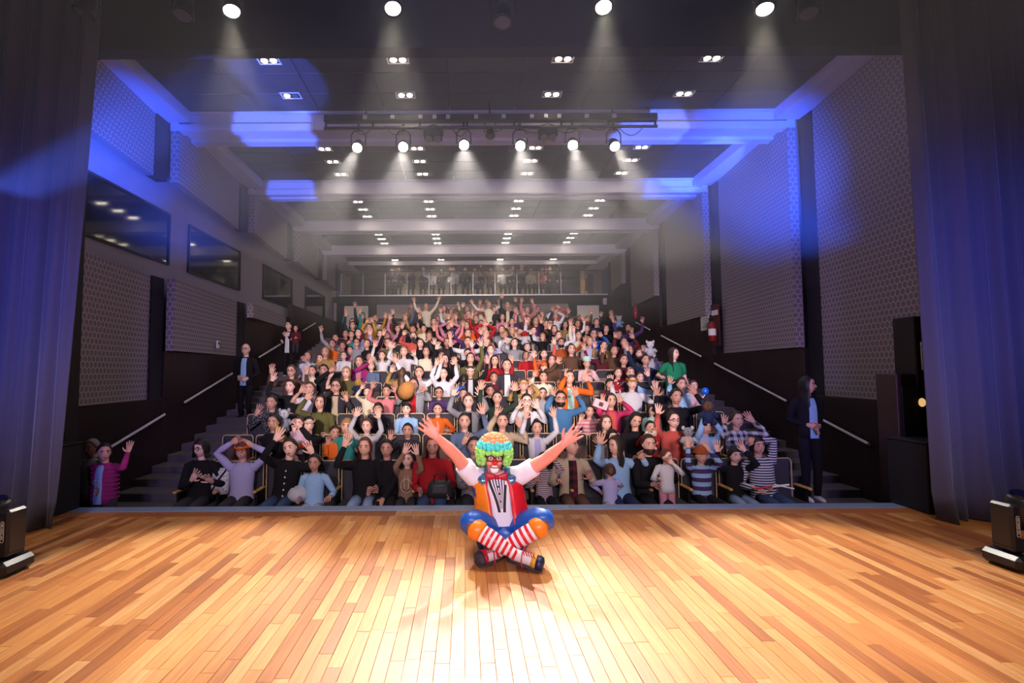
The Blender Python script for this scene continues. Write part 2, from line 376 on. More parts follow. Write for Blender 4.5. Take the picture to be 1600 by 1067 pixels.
for i, (a, b_) in enumerate(BEAM):
    mb = MB(); z0 = 5.90; z1 = 6.30; L0, L1 = -5.34, 6.03
    c = (L0 + L1) / 2; ln = L1 - L0
    mb.box((c, (a + b_) / 2 + .03, (z0 + .05 + 6.4) / 2), (ln, b_ - a - .06, 6.4 - z0 - .05))
    mb.box((c, a + .02, z0 + .06), (ln, .06, .12)); mb.box((c, a + .02, 6.25), (ln, .06, .07))
    for xx in (L0 + .07, L1 - .07): mb.box((xx, a + .02, 6.1), (.14, .075, .404))
    mb.box((c, a + .09, z0 + .02), (ln, .16, .06)); mb.box((c, b_ - .1, z0 + .02), (ln, .2, .06))
    struct(mb.build('ceiling_beam', M_white)); 
# ------------------------------------------------------------------ rear wall, doorways, balcony
YB = 21.46; ZB = 4.65
mb = MB(); mb.box((.35, 21.9, 3.0), (12.4, .3, 3.3)); wb = struct(mb.build('wall_back', M_plain))
b = MB(); b.quad((-5.3, 21.72, 3.3), (6.0, 21.72, 3.3), (6.0, 21.72, 4.5), (-5.3, 21.72, 4.5)); b.build('hexagon_panel', M_hex, wb, uv=lambda p: (p[0], p[2]))
M_wains_light = woodmat('pale_wood_panel', '#8d7a66', '#a8937c', .5, (3, 3, 20))
for x0, x1 in ((-3.0, 4.35),):
    MB().box(((x0 + x1) / 2, 21.70, 3.45), (x1 - x0, .04, 1.0)).build('pale_dado', M_wains_light, wb)
for nm, ul, ur, vt in (('door_1', 538, 575, 478), ('door_2', 902, 936, 477)):
    p = at(ul, vt, 21.6); q = at(ur, vt, 21.6)
    mb = MB(); mb.box(((p.x + q.x) / 2, 21.70, 3.5), (q.x - p.x + .7, .06, 2.0)); d = struct(mb.build(nm, M_dark))
    mb = MB(); mb.box(((p.x + q.x) / 2, 21.64, p.z - .95), (q.x - p.x, .04, 1.9), bev=.005); mb.build('door_leaf', mat('pale_door', '#d8d2c4', .6), d)
mb = MB(); mb.box((.35, 22.9, ZB - .1), (12.4, 2.9, .2)); mb.box((.35, YB - .02, ZB - .14), (11.4, .1, .36)); bal = struct(mb.build('balcony', M_dark))
mb = MB(); mb.box((.35, YB - .08, ZB + .04), (11.3, .05, .05)); mb.build('rail_shoe', M_steel, bal)
M_pane = bpy.data.materials.new('clear_glass'); N, L, B = nodes(M_pane)
tr = N.new('ShaderNodeBsdfTransparent'); tr.inputs[0].default_value = (.9, .92, .92, 1); gl = N.new('ShaderNodeBsdfGlossy'); gl.inputs['Roughness'].default_value = .02; mxs = N.new('ShaderNodeMixShader'); mxs.inputs[0].default_value = .10
L.new(tr.outputs[0], mxs.inputs[1]); L.new(gl.outputs[0], mxs.inputs[2]); L.new(mxs.outputs[0], N['Material Output'].inputs[0])
for i in range(12):
    x0 = -5.2 + i * .925
    MB().box((x0 + .46, YB - .08, ZB + .55), (.91, .012, .98)).build('glass_pane', M_pane, bal)
    MB().box((x0, YB - .08, ZB + .5), (.03, .04, .95), bev=.004).build('post', M_steel, bal)
MB().box((.35, YB - .08, ZB + 1.06), (11.3, .05, .03)).build('handrail', M_metal_black, bal)
mb = MB(); mb.box((.35, 24.3, 5.5), (12.4, .2, 2.4)); wbb = struct(mb.build('wall_balcony', mat('balcony_wall', '#a8987e', .8, noise=.1, nscale=3)))
MB().box((-4.3, 24.15, 5.5), (2.2, .06, 2.0)).build('dark_panel', M_dark, wbb); MB().box((5.0, 24.15, 5.5), (2.2, .06, 2.0)).build('dark_panel', M_dark, wbb)
struct(MB().box((.35, 21.9, 6.19), (11.3, .12, .2)).build('trim_2', M_white))
p = at(912, 430, 24.1)
mb = MB(); mb.box((p.x, 24.1, 5.6), (.34, .06, 1.75)); d3 = struct(mb.build('door_3', mat('lit_doorway', '#e0b878', .6))); 
mb = MB(); mb.box((p.x + .1, 24.05, 5.55), (.12, .06, .6), bev=.02); mb.build('red_notice', mat('notice_red', '#7a2420', .6), d3)
spot('doorway_light', (p.x - .2, 23.4, 6.2), (p.x, 24.1, 5.4), 14, 40, .5, (1, .75, .4), .05)
# ------------------------------------------------------------------ proscenium
mb = MB(); mb.box((.3, 6.05, 6.42), (16, .2, 2.06)); mb.box((-6.1, 6.05, 2.8), (2.96, .2, 7)); mb.box((7.05, 6.05, 2.8), (3.0, .2, 7)); mb.box((.3, 2.5, 7.4), (18, 7.4, .2))
struct(mb.build('wall_proscenium', M_black))
for x0, x1, y0, y1, z1, lab in ((-4.95, -4.30, 5.35, 5.8, .72, 'low black box at the stage lip beside the magenta jacket'), (4.76, 5.4, 5.35, 5.85, .72, 'low black box at the stage lip beside the right curtain')):
    t = tag(empty('stage_side_box', ((x0 + x1) / 2, (y0 + y1) / 2, 0)), lab, 'box', 'boxes at the stage lip')
    MB().box((0, 0, z1 / 2), (x1 - x0, y1 - y0, z1), bev=.01).build('body', M_black, t)
    MB().box((0, 0, z1 + .008), (x1 - x0 + .02, y1 - y0 + .02, .016), bev=.004).build('top_edge', M_dark, t)
t = tag(empty('equipment_cabinet', (5.12, 6.0, 0)), 'tall dark equipment cabinet between patterned wall and right curtain', 'cabinet')
MB().box((0, 0, .72), (.42, .3, 1.44), bev=.01).build('body', M_wains, t); MB().box((.16, -.02, 1.05), (.3, .3, 2.1), bev=.01).build('tall_side', M_black, t)
MB().box((-.02, -.16, .7), (.3, .02, 1.2), bev=.004).build('door', M_dark, t)
# ------------------------------------------------------------------ curtains
def curtain(name, xe_top, xe_bot, xo, y, lab, sgn):
    nx, nz = 420, 26; V = []; rnd = random.Random(4 if sgn > 0 else 9)
    ph = [rnd.uniform(0, 6.28) for _ in range(6)]
    for j in range(nz + 1):
        t = j / nz; z = .012 + t * 6.9
        xe = xe_bot + (xe_top - xe_bot) * min(1, t * 1.35)
        for i in range(nx + 1):
            s = i / nx; flare = max(0, 1 - z / .55)
            f = math.sin(s * 128 + ph[0] + .9 * math.sin(t * 3 + ph[1])) * .55 + math.sin(s * 71 + ph[2] + t * .8) * .6 + .22 * math.sin(s * 231 + ph[3] + t)
            amp = .062 * (1 + .5 * flare) * (1 - .25 * t)
            xx = xe + (xo - xe) * s + sgn * -.03 * flare * math.sin(s * 30 + ph[4])
            V.append((xx, y + f * amp - .10 * flare * flare * (0.6 + .4 * math.sin(s * 20 + ph[5])), z))
    F = [(j * (nx + 1) + i, j * (nx + 1) + i + 1, (j + 1) * (nx + 1) + i + 1, (j + 1) * (nx + 1) + i) for j in range(nz) for i in range(nx)]
    b = MB(); b.add(V, F); o = b.build(name, M_velvet, smooth=True); sm = o.modifiers.new('thickness', 'SOLIDIFY'); sm.thickness = .012
    return tag(o, lab, 'curtain', 'stage curtains')
M_velvet = mat('grey_velvet', '#46434f', .9, noise=.15, nscale=60, bump=.2, sheen=.2)
curtain('stage_curtain', -3.76, -3.98, -7.6, 5.05, 'long grey velvet stage curtain beside the window wall', -1)
curtain('stage_curtain', 4.60, 4.67, 8.4, 5.15, 'long grey velvet stage curtain beside the dark equipment cabinet', 1)
# ------------------------------------------------------------------ recessed double downlights
M_lampon = emit('lamp_glow', '#fff0d8', 40); M_lampoff = mat('lamp_off', '#55504c', .4)
COLX = [-2.97, -1.0, 1.52, 3.79]
ROWY = [(7.55, 'nearest row before the first beam'), (8.55, 'close against the first beam'), (10.66, 'first row past the batten'), (11.33, 'second row past the batten'), (12.08, 'close before the second beam'), (14.07, 'first row past the second beam'), (14.76, 'middle row past the second beam'), (15.44, 'close before the third beam'), (17.5, 'first row past the third beam'), (18.1, 'middle row past the third beam'), (18.75, 'close before the last beam'), (20.86, 'first row past the last beam'), (21.6, 'over the balcony rail'), (22.6, 'at the back of the balcony')]
COLN = ['leftmost file', 'second file from left', 'third file from left', 'rightmost file']
dl = {}
def ring(b, w, h, t, z0, z1):
    for cx, cy, sx, sy in ((0, h / 2 - t / 2, w, t), (0, -h / 2 + t / 2, w, t), (-w / 2 + t / 2, 0, t, h - 2 * t), (w / 2 - t / 2, 0, t, h - 2 * t)): b.box((cx, cy, (z0 + z1) / 2), (sx, sy, z1 - z0))
    return b
M_frame = mat('lamp_frame_white', '#b9b2b4', .5)
for r, (y, rn) in enumerate(ROWY):
    for c, x in enumerate(COLX):
        t = tag(empty('downlight', (x, y, 6.25)), 'recessed twin downlight in the ceiling, %s, %s' % (COLN[c], rn), 'downlight', 'recessed twin downlights')
        if not dl:
            o = ring(MB(), .34, .2, .022, -.012, .012).build('frame', M_frame); dl['f'] = o.data; bpy.data.objects.remove(o)
            o = MB().box((0, 0, .0), (.3, .16, .008)).build('recess', M_black); dl['r'] = o.data; bpy.data.objects.remove(o)
            for k, m in (('on', M_lampon), ('off', M_lampoff)):
                b = MB(); b.tube([(0, 0, -.004), (0, 0, -.012)], .05, 12); o = b.build('lamp', m); dl[k] = o.data; bpy.data.objects.remove(o)
        link('frame', dl['f'], t); link('recess', dl['r'], t)
        for sx in (-.07, .07):
            lo = link('lamp', dl['off' if (r, c, sx) == (1, 0, .07) else 'on'], t, (sx, 0, 0))
        d = bpy.data.lights.new('downlight_light', 'SPOT'); d.energy = LIGHT['down'] * (6.5 if r == 13 else 2.0 if r > 10 else .45 if r < 2 else 1); d.spot_size = math.radians(150 if r == 13 else 84); d.spot_blend = .7; d.color = WARM; d.shadow_soft_size = .06
        lo = bpy.data.objects.new('downlight_light', d); COL.objects.link(lo); lo.parent = t; lo.location = (0, 0, -.03)
# ------------------------------------------------------------------ theatre lamps
M_lens = emit('lamp_lens', '#fff4dc', 60)
def lamp_mesh_parts(t, p, aim, s=1.0, yoke=True):
    # p: lens centre; aim: unit direction of the beam
    q = aim.to_track_quat('-Z', 'Y').to_matrix().to_4x4()
    b = MB(); V = [(0, .0), (.085, 0), (.092, .02), (.092, .12), (.07, .20), (.05, .24), (0, .25)]
    prof = [(r * s, z * s) for r, z in V]; n = 16; P = []; F = []
    for r, z in prof[1:-1]:
        for j in range(n): a = 2 * math.pi * j / n; P.append((r * math.cos(a), r * math.sin(a), z))
    for i in range(len(prof) - 3):
        for j in range(n): k = (j + 1) % n; F.append((i * n + j, i * n + k, (i + 1) * n + k, (i + 1) * n + j))
    F.append(tuple(range((len(prof) - 3) * n, (len(prof) - 2) * n)))
    b.add(P, F, 0, q); o = b.build('housing', M_metal_black, t, smooth=True); o.location = p
    b = MB(); b.tube([(0, 0, .012 * s), (0, 0, .004 * s)], .082 * s, 16, mat=q); o = b.build('lens', M_lens, t); o.location = p
    b = MB(); ringp = [(math.cos(a) * .098 * s, math.sin(a) * .098 * s, .01 * s) for a in np.linspace(0, 2 * math.pi, 17)]
    b.tube(ringp, .01 * s, 6, mat=q); o = b.build('bezel', M_metal_black, t); o.location = p
    if yoke:
        c = -aim * .10 * s
        b = MB(); w = .125 * s; h = .26 * s
        b.tube([c + Vector((-w, 0, 0)), c + Vector((-w, 0, h * .7)), c + Vector((-w * .6, 0, h)), c + Vector((w * .6, 0, h)), c + Vector((w, 0, h * .7)), c + Vector((w, 0, 0))], .011 * s, 6)
        b.tube([c + Vector((0, 0, h)), c + Vector((0, 0, h + .12 * s))], .018 * s, 8)
        o = b.build('yoke', M_metal_black, t); o.location = p
NB = ['leftmost of the six lit lamps hanging from the batten', 'second lit lamp from the left on the hanging batten', 'starburst lamp, third lit one on the hanging batten', 'fourth lit lamp from the left on the hanging batten', 'fifth lit lamp from the left on the hanging batten', 'rightmost of the six lit lamps hanging from the batten']
for i, (u, v) in enumerate(BATTEN_SPOTS):
    p = at(u, v, BATTEN_Y); aim = (Vector(BATTEN_AIM[i]) - p).normalized()
    t = tag(empty('stage_lamp'), NB[i], 'stage lamp', 'lamps on the batten'); t.location = p
    lamp_mesh_parts(t, Vector((0, 0, 0)), aim, 1.0)
NF = ['leftmost lit lamp above the stage lip', 'second lit lamp above the stage lip from the left', 'third lit lamp above the stage lip from the left', 'rightmost lit lamp above the stage lip']
for i, (u, v) in enumerate(FRONT_SPOTS):
    p = at(u, v, 5.0); aim = (Vector(FRONT_AIM[i]) - p).normalized()
    t = tag(empty('stage_lamp'), NF[i], 'stage lamp', 'lamps above the stage lip'); t.location = p
    lamp_mesh_parts(t, Vector((0, 0, 0)), aim, .95)
t = tag(empty('front_lighting_bar', (.3, 5.05, 5.55)), 'black lighting bar above the stage lip carrying four lit lamps', 'lighting bar')
MB().tube([(-6, 0, 0), (6, 0, 0)], .025, 8).build('pipe', M_metal_black, t)
for x in (-4, 0, 4): MB().tube([(x, 0, 0), (x, 0, 1.7)], .006, 6).build('cable', M_metal_black, t)
# batten: cable duct with socket boxes, lower pipe, hangers
pl = at(507, 189, BATTEN_Y + .05); pr = at(1026, 186, BATTEN_Y + .05)
t = tag(empty('lighting_batten', ((pl.x + pr.x) / 2, BATTEN_Y + .05, pl.z)), 'long dark lighting batten with white sockets hung below the first beam', 'lighting batten')
hw = (pr.x - pl.x) / 2
MB().box((0, 0, .03), (2 * hw, .12, .12), bev=.008).build('duct', M_metal_black, t)
MB().tube([(-hw, -.02, -.14), (hw, -.02, -.14)], .027, 8).build('pipe', M_metal_black, t)
for x in np.linspace(-hw + .03, hw - .03, 8): MB().box((x, -.01, -.08), (.03, .04, .12)).build('bracket', M_metal_black, t)
M_sock = mat('socket_white', '#b8b4b8', .5)
for u in (570, 613, 657, 679, 700, 744, 787, 831, 853, 874, 917, 960):
    q = at(u, 185, BATTEN_Y - .02); MB().box((q.x - t.location.x, -.07, .03), (.07, .03, .07), bev=.006).build('socket', M_sock, t)
for u in (572, 765, 957):
    q = at(u, 170, BATTEN_Y + .05); b = MB(); b.tube([(q.x - t.location.x, 0, .08), (q.x - t.location.x, 0, .42)], .016, 6); b.box((q.x - t.location.x, 0, .43), (.24, .12, .02)); b.build('hanger', M_metal_black, t)
rnd = random.Random(3)
for i in range(9):
    x = -hw + .5 + i * .58; ln = rnd.uniform(.3, .6); dp = rnd.uniform(.08, .22)
    b = MB(); b.tube([(x + ln * s_, -.06, -.12 - dp * 4 * s_ * (1 - s_)) for s_ in np.linspace(0, 1, 9)], .007, 5); b.build('cable', M_metal_black, t)
for u, v, lab in ((677, 210, 'square dark floodlight hanging left of centre on the batten'), (856, 208, 'square dark floodlight hanging right of centre on the batten')):
    p = at(u, v, BATTEN_Y); t = tag(empty('floodlight', p), lab, 'floodlight', 'floodlights on the batten')
    MB().box((0, 0, 0), (.32, .2, .18), bev=.02).build('housing', M_metal_black, t)
    b = MB(); b.tube([(-.08, -.05, -.1), (-.08, -.09, -.13)], .06, 10); b.tube([(.08, -.05, -.1), (.08, -.09, -.13)], .06, 10); b.build('lens', M_lampoff, t)
    b = MB(); b.tube([(-.17, 0, -.02), (-.17, 0, .12), (0, 0, .17), (.17, 0, .12), (.17, 0, -.02)], .01, 6); b.build('yoke', M_metal_black, t)
    for k in range(4): MB().box((0, -.102, -.05 + k * .033), (.26, .012, .008)).build('fin', M_dark, t)
p = at(766, 213, BATTEN_Y); t = tag(empty('unlit_stage_lamp', p), 'unlit lamp hanging at the middle of the batten', 'stage lamp')
lamp_mesh_parts(t, Vector((0, 0, 0)), Vector((0, -.3, -1)).normalized(), .8)
for c in t.children:
    if c.name.startswith('lens'): c.data.materials[0] = M_lampoff
for u, v, lab in ((130, 22, 'unlit dark stage lamp at upper left above the curtain'), (285, 25, 'unlit dark moving lamp between upper left curtain and first lit lamp'), (785, 36, 'unlit dark moving lamp at top centre'), (1264, 22, 'unlit slim dark stage lamp right of the lit ones')):
    p = at(u, v, 5.0); t = tag(empty('unlit_stage_lamp', p), lab, 'stage lamp')
    lamp_mesh_parts(t, Vector((0, 0, 0)), Vector((random.uniform(-.3, .3), -.2, -1)).normalized(), 1.0)
    for c in t.children:
        if c.name.startswith('lens'): c.data.materials[0] = M_lampoff
# projector hung under the ceiling between third and last beam
p = at(742, 362, 17.2); t = tag(empty('projector', p), 'dark ceiling projector between the third and last beam', 'projector')
MB().box((0, 0, 0), (.6, .4, .16), bev=.02).build('body', M_metal_black, t); MB().tube([(0, 0, .08), (0, 0, 6.25 - p.z)], .02, 6).build('pole', M_metal_black, t); MB().tube([(.15, -.2, 0), (.15, -.24, 0)], .06, 10).build('lens', M_glass, t)
# ------------------------------------------------------------------ moving heads on the stage
M_mh = mat('moving_head_shell', '#1b1b1e', .35, .0); M_mhw = mat('printed_silver', '#d8cdb8', .5); M_red = mat('red_sticker', '#d22a2a', .5)
def moving_head(u, v, y, sgn, lab):
    p = at(u, v, y); p.z = 0
    t = tag(empty('moving_head_light', p), lab, 'stage light', 'moving heads on the stage floor')
    b = MB(); b.box((0, 0, .065), (.39, .30, .11), bev=.03); b.tube([(0, 0, .1), (0, 0, .145)], [.1, .085], 14); b.build('base', M_mh, t)
    for k in (-1, 1): MB().tube([(k * .1, -.09, 0), (k * .1, -.09, .02)], .02, 8).build('foot', M_black, t)
    b = MB()
    for k in (-1, 1): b.box((k * .125, 0, .32), (.075, .17, .33), bev=.018)
    b.box((0, 0, .16), (.31, .17, .05), bev=.012); yk = b.build('yoke', M_mh, t)
    b = MB(); b.tube([(0, .08, .30), (0, .03, .35), (0, -.01, .43), (0, -.03, .52), (0, -.035, .54)], [.06, .10, .115, .105, .09], 16); b.build('head', M_mh, t, smooth=True)
    b = MB(); b.tube([(0, -.033, .535), (0, -.038, .552)], .08, 16); b.build('lens', M_glass, t)
    # pill shaped maker's plate on the front of the near arm
    xx = -sgn * .118; b = MB(); pts = []
    for a in np.linspace(0, 2 * math.pi, 21):
        pts.append((xx + .012 * math.cos(a), -.087, .33 + .012 * math.sin(a) + (.062 if math.sin(a) > 0 else -.066)))
    b.tube(pts, .0018, 4); b.build('name_plate_border', M_mhw, yk)
    b = MB(); z = .33 + .058
    for n_ in (3, 5, 3):
        for q in range(n_): b.box((xx, -.0875, z), (.010, .002, .0055)); z -= .0098
        z -= .006
    b.build('lettering', M_mhw, yk)
    if sgn > 0: MB().box((-.09, -.152, .07), (.035, .006, .022)).build('red_sticker', M_red, t)
    return t
moving_head(-8, 890, 3.95, -1, 'black moving head light on the stage floor at the left edge')
moving_head(1601, 890, 3.95, 1, 'black moving head light with red sticker at the right edge')
# ------------------------------------------------------------------ handrails, notices, extinguisher
M_rail = mat('pale_handrail', '#e6e0dc', .35, .2)
def handrail(x, y0, y1, side, lab):
    z = lambda y: F0 + RISE / .9 * (y - 6.57) + .83
    t = tag(empty('handrail', (x, y0, z(y0))), lab, 'handrail', 'aisle handrails')
    MB().tube([(0, 0, 0), (0, y1 - y0, z(y1) - z(y0))], .021, 8).build('bar', M_rail, t)
    for f in (.03, .5, .97):
        yy = (y1 - y0) * f; zz = (z(y1) - z(y0)) * f
        MB().tube([(0, yy, zz), (0, yy, zz - .06), (side * .1, yy, zz - .07)], .008, 6).build('bracket', M_metal_black, t)
handrail(-5.22, 7.3, 8.94, -1, 'pale handrail over the lowest steps beside the window wall'); handrail(-5.22, 9.58, 11.9, -1, 'pale handrail on the middle steps under the window wall')
handrail(-5.22, 12.98, 14.92, -1, 'pale handrail behind the person in dark suit'); handrail(-5.22, 16.4, 17.8, -1, 'short pale handrail high on the window side')
handrail(5.90, 7.57, 8.75, 1, 'pale handrail sloping to the stage below the right wall'); handrail(5.90, 9.48, 12.12, 1, 'pale handrail right of the person in green')
handrail(5.90, 12.83, 15.35, 1, 'pale handrail left of the fire extinguisher'); handrail(5.90, 16.3, 17.6, 1, 'short pale handrail high on the right wall')
def notice(name, u, v, y, w, h, lab, xface, m):
    p = at(u, v, y); t = tag(empty(name, (xface, p.y, p.z)), lab, 'notice')
    MB().box((0, 0, 0), (.02, w, h), bev=.003).build('sheet', m, t)
    for k in range(5): MB().box((-.012, 0, h * .3 - k * h * .14), (.004, w * .7, h * .03)).build('print_line', M_dark, t)
M_paper = mat('paper_white', '#e8e2dc', .8)
notice('paper_notice', 1093, 505, 12.75, .42, .36, 'white paper notice on the dark panelling beside extinguisher', 6.0, M_paper)
p = at(1449, 556, 5.80); t = tag(empty('paper_notice', p), 'tall white paper notice at the edge of the right curtain', 'notice')
MB().box((0, 0, 0), (.14, .01, .32), bev=.003).build('sheet', M_paper, t); MB().box((.01, .012, .17), (.1, .01, .1), bev=.003).build('rear_sheet', M_paper, t)
for k in range(11): MB().box((-.01, -.007, .13 - k * .026), (.05, .003, .006)).build('print_line', M_dark, t)
p = at(1133, 508, 12.2); t = tag(empty('extinguisher_board', (6.0, p.y, p.z)), 'narrow red fire board on the patterned right wall', 'fire board')
MB().box((0, 0, 0), (.03, .36, 1.0), bev=.004).build('board', mat('fire_red', '#4a161c', .5), t); MB().box((-.02, 0, .3), (.01, .3, .12)).build('print_line', M_paper, t)
p = at(1121, 517, 12.1); t = tag(empty('fire_extinguisher', (5.86, p.y, p.z - .25)), 'red fire extinguisher with white label on the right wall', 'extinguisher')
M_fire = mat('extinguisher_red', '#8a1a24', .35)
b = MB(); b.tube([(0, 0, 0), (0, 0, .03), (0, 0, .38), (0, 0, .44), (0, 0, .48)], [.06, .085, .085, .055, .03], 14); b.build('cylinder', M_fire, t, smooth=True)
b = MB(); b.tube([(0, 0, .14), (0, 0, .3)], .087, 14, cap=False); b.build('paper_label', M_paper, t)
b = MB(); b.box((0, 0, .5), (.04, .04, .05)); b.box((-.03, 0, .54), (.14, .02, .02)); b.build('valve', M_metal_black, t); b = MB(); b.tube([(0, .03, .5), (-.08, .06, .4), (-.09, .05, .15)], .012, 6); b.build('hose', M_metal_black, t)
p = at(978, 487, 17.5); t = tag(empty('fire_extinguisher', (5.86, p.y, p.z - .25)), 'far dark red fire extinguisher high on the right wall', 'extinguisher')
b = MB(); b.tube([(0, 0, 0), (0, 0, .03), (0, 0, .38), (0, 0, .44), (0, 0, .48)], [.06, .085, .085, .055, .03], 12); b.build('cylinder', M_fire, t, smooth=True); b = MB(); b.box((0, 0, .5), (.04, .04, .05)); b.build('valve', M_metal_black, t)
p = at(945, 471, 21.3); t = tag(empty('wall_speaker', p), 'small white wall speaker at the end of the balcony', 'speaker')
MB().box((0, 0, 0), (.14, .14, .26), bev=.015).build('cabinet', M_paper, t); MB().box((0, -.075, -.02), (.1, .01, .18)).build('grille', M_frame, t)
p = at(350, 538, 10.9); t = tag(empty('wall_switch', (-5.27, p.y, p.z)), 'small white switch box on the lower left patterned panel', 'switch')
MB().box((0, 0, 0), (.03, .1, .16), bev=.006).build('box', M_paper, t); MB().box((.018, 0, .02), (.01, .04, .05)).build('button', M_metal_black, t)
p = at(1447, 628, 5.9); t = tag(empty('wall_lamp', (5.17, 5.83, p.z)), 'tiny glowing wall lamp beside the right curtain edge', 'lamp')
b = MB(); b.ell((0, 0, 0), (.04, .03, .05), 10, 7); b.build('globe', emit('small_glow', '#e0b070', 1.0), t, smooth=True); MB().box((0, .03, 0), (.06, .03, .08), bev=.006).build('holder', M_metal_black, t)
# ------------------------------------------------------------------ theatre seats
M_uph = mat('charcoal_upholstery', '#36343c', .9, noise=.25, nscale=90, bump=.2)
M_trim = woodmat('beech_edge', '#b79a72', '#cdb189', .45, (20, 20, 20)); M_seatwood = woodmat('seat_pan_wood', '#5a4138', '#6e5145', .5, (30, 4, 4))
SW = .52; NS = 16
def seat_meshes():
    d = {}
    def keep(k, o): d[k] = o.data; bpy.data.objects.remove(o)
    b = MB(); b.box((0, .04, .70), (SW - .055, .085, .54), bev=.03); keep('backrest', b.build('backrest', M_uph))
    b = MB(); h = SW / 2 - .022; b.tube([(-h, -.005, .44), (-h, -.005, .93), (-h + .012, -.005, .965), (-h + .04, -.005, .98), (h - .04, -.005, .98), (h - .012, -.005, .965), (h, -.005, .93), (h, -.005, .44)], .0085, 5); keep('edge_trim', b.build('edge_trim', M_trim))
    b = MB(); b.box((0, -.24, .43), (SW - .07, .44, .09), bev=.03); keep('cushion', b.build('cushion', M_uph))
    b = MB(); b.box((0, -.07, .62), (SW - .07, .08, .42), bev=.03); keep('cushion_up', b.build('cushion', M_uph))
    b = MB(); b.box((0, -.118, .62), (SW - .1, .012, .36), bev=.005); keep('pan', b.build('seat_pan', M_seatwood))
    b = MB(); b.box((0, -.2, .635), (.05, .34, .035), bev=.012); keep('armrest', b.build('armrest', M_arm))
    b = MB(); b.box((0, -.16, .32), (.035, .26, .60), bev=.008); keep('standard', b.build('standard', M_metal_black))
    return d
SM = seat_meshes()
SEAT_Y = 7.14
ORD = ['first', 'second', 'third', 'fourth', 'fifth', 'sixth', 'seventh', 'eighth', 'ninth', 'tenth', 'eleventh', 'twelfth', 'thirteenth', 'fourteenth', 'fifteenth', 'sixteenth', 'seventeenth', 'eighteenth', 'nineteenth', 'twentieth', 'twenty-first', 'twenty-second', 'twenty-third', 'twenty-fourth', 'twenty-fifth', 'twenty-sixth', 'twenty-seventh', 'twenty-eighth', 'twenty-ninth', 'thirtieth', 'thirty-first', 'thirty-second']
def seat_x(i): return XL + .12 + SW / 2 + i * (XR - XL - .24) / NS
OCC = {}
def build_seats():
    for n in range(NROW):
        for i in range(NS):
            x = seat_x(i); y = SEAT_Y + PITCHR * n; occ = OCC.get((n, i), False)
            t = tag(empty('theatre_seat', (x, y, rowz(n))), 'charcoal theatre seat with beech edging, %s row, %s seat from left' % (ORD[n], ORD[i]), 'seat', 'theatre seats')
            link('backrest', SM['backrest'], t); link('edge_trim', SM['edge_trim'], t)
            if occ: link('cushion', SM['cushion'], t)
            else: link('cushion', SM['cushion_up'], t); link('seat_pan', SM['pan'], t)
            w = (XR - XL - .24) / NS / 2
            link('armrest', SM['armrest'], t, (-w, 0, 0)); link('standard', SM['standard'], t, (-w, 0, 0))
            if i == NS - 1: link('armrest', SM['armrest'], t, (w, 0, 0)); link('standard', SM['standard'], t, (w, 0, 0))
# ------------------------------------------------------------------ people: palette
PAL = dict(black='#1a181c', charcoal='#343238', navy='#222a48', white='#cfcbd0', cream='#d8ccb4', beige='#b9a68c', tan='#a5824f', brown='#5a4032', grey='#86868c', ltgrey='#b4b4ba', lilac='#a9a3cc', ltblue='#8fb2d8', blue='#2f57a8', slate='#5b6c88', teal='#2f7f7c', mint='#a9cfc4', green='#1f7a55', olive='#5e5a34', yellow='#b08a40', mustard='#a8792c', orange='#cf6020', coral='#c2564c', red='#a52026', maroon='#5c1f2b', magenta='#952a6a', pink='#b8788a', hotpink='#bd3462', salmon='#c9777c', purple='#4a3262', ltpink='#d8b2b8', denim='#39496a', ltdenim='#7f93b4', rust='#9a4a26', dkgreen='#2c3a30')
FAB = {}
def fab(name):
    if name not in FAB: FAB[name] = mat('fabric_' + name, PAL[name], .9, noise=.14, nscale=55, spec=.2)
    return FAB[name]
def patfab(kind, c1, c2, scale):
    key = (kind, c1, c2, scale)
    if key in FAB: return FAB[key]
    m = bpy.data.materials.new('fabric_%s_%s_%s' % (kind, c1, c2)); N, L, B = nodes(m); B.inputs['Roughness'].default_value = .9; B.inputs['Specular IOR Level'].default_value = .2
    tc = N.new('ShaderNodeTexCoord'); sp = N.new('ShaderNodeSeparateXYZ'); L.new(tc.outputs['Object'], sp.inputs[0])
    def band(sock, sc):
        a = N.new('ShaderNodeMath'); a.operation = 'MULTIPLY'; a.inputs[1].default_value = sc; L.new(sock, a.inputs[0])
        f = N.new('ShaderNodeMath'); f.operation = 'FRACT'; L.new(a.outputs[0], f.inputs[0])
        g = N.new('ShaderNodeMath'); g.operation = 'GREATER_THAN'; g.inputs[1].default_value = .5; L.new(f.outputs[0], g.inputs[0]); return g.outputs[0]
    if kind == 'stripe': fac = band(sp.outputs[2], scale)
    elif kind == 'plaid':
        a = band(sp.outputs[2], scale); b2 = band(sp.outputs[0], scale); ad = N.new('ShaderNodeMath'); ad.operation = 'ADD'; L.new(a, ad.inputs[0]); L.new(b2, ad.inputs[1])
        mu = N.new('ShaderNodeMath'); mu.operation = 'MULTIPLY'; mu.inputs[1].default_value = .5; L.new(ad.outputs[0], mu.inputs[0]); fac = mu.outputs[0]
    else:
        nz = N.new('ShaderNodeTexVoronoi'); nz.inputs['Scale'].default_value = scale; L.new(tc.outputs['Object'], nz.inputs['Vector'])
        g = N.new('ShaderNodeMath'); g.operation = 'LESS_THAN'; g.inputs[1].default_value = .38; L.new(nz.outputs['Distance'], g.inputs[0]); fac = g.outputs[0]
    mx = N.new('ShaderNodeMix'); mx.data_type = 'RGBA'; mx.inputs[6].default_value = (*lin(PAL[c1]), 1); mx.inputs[7].default_value = (*lin(PAL[c2]), 1)
    L.new(fac, mx.inputs[0]); L.new(mx.outputs[2], B.inputs['Base Color']); FAB[key] = m; return m
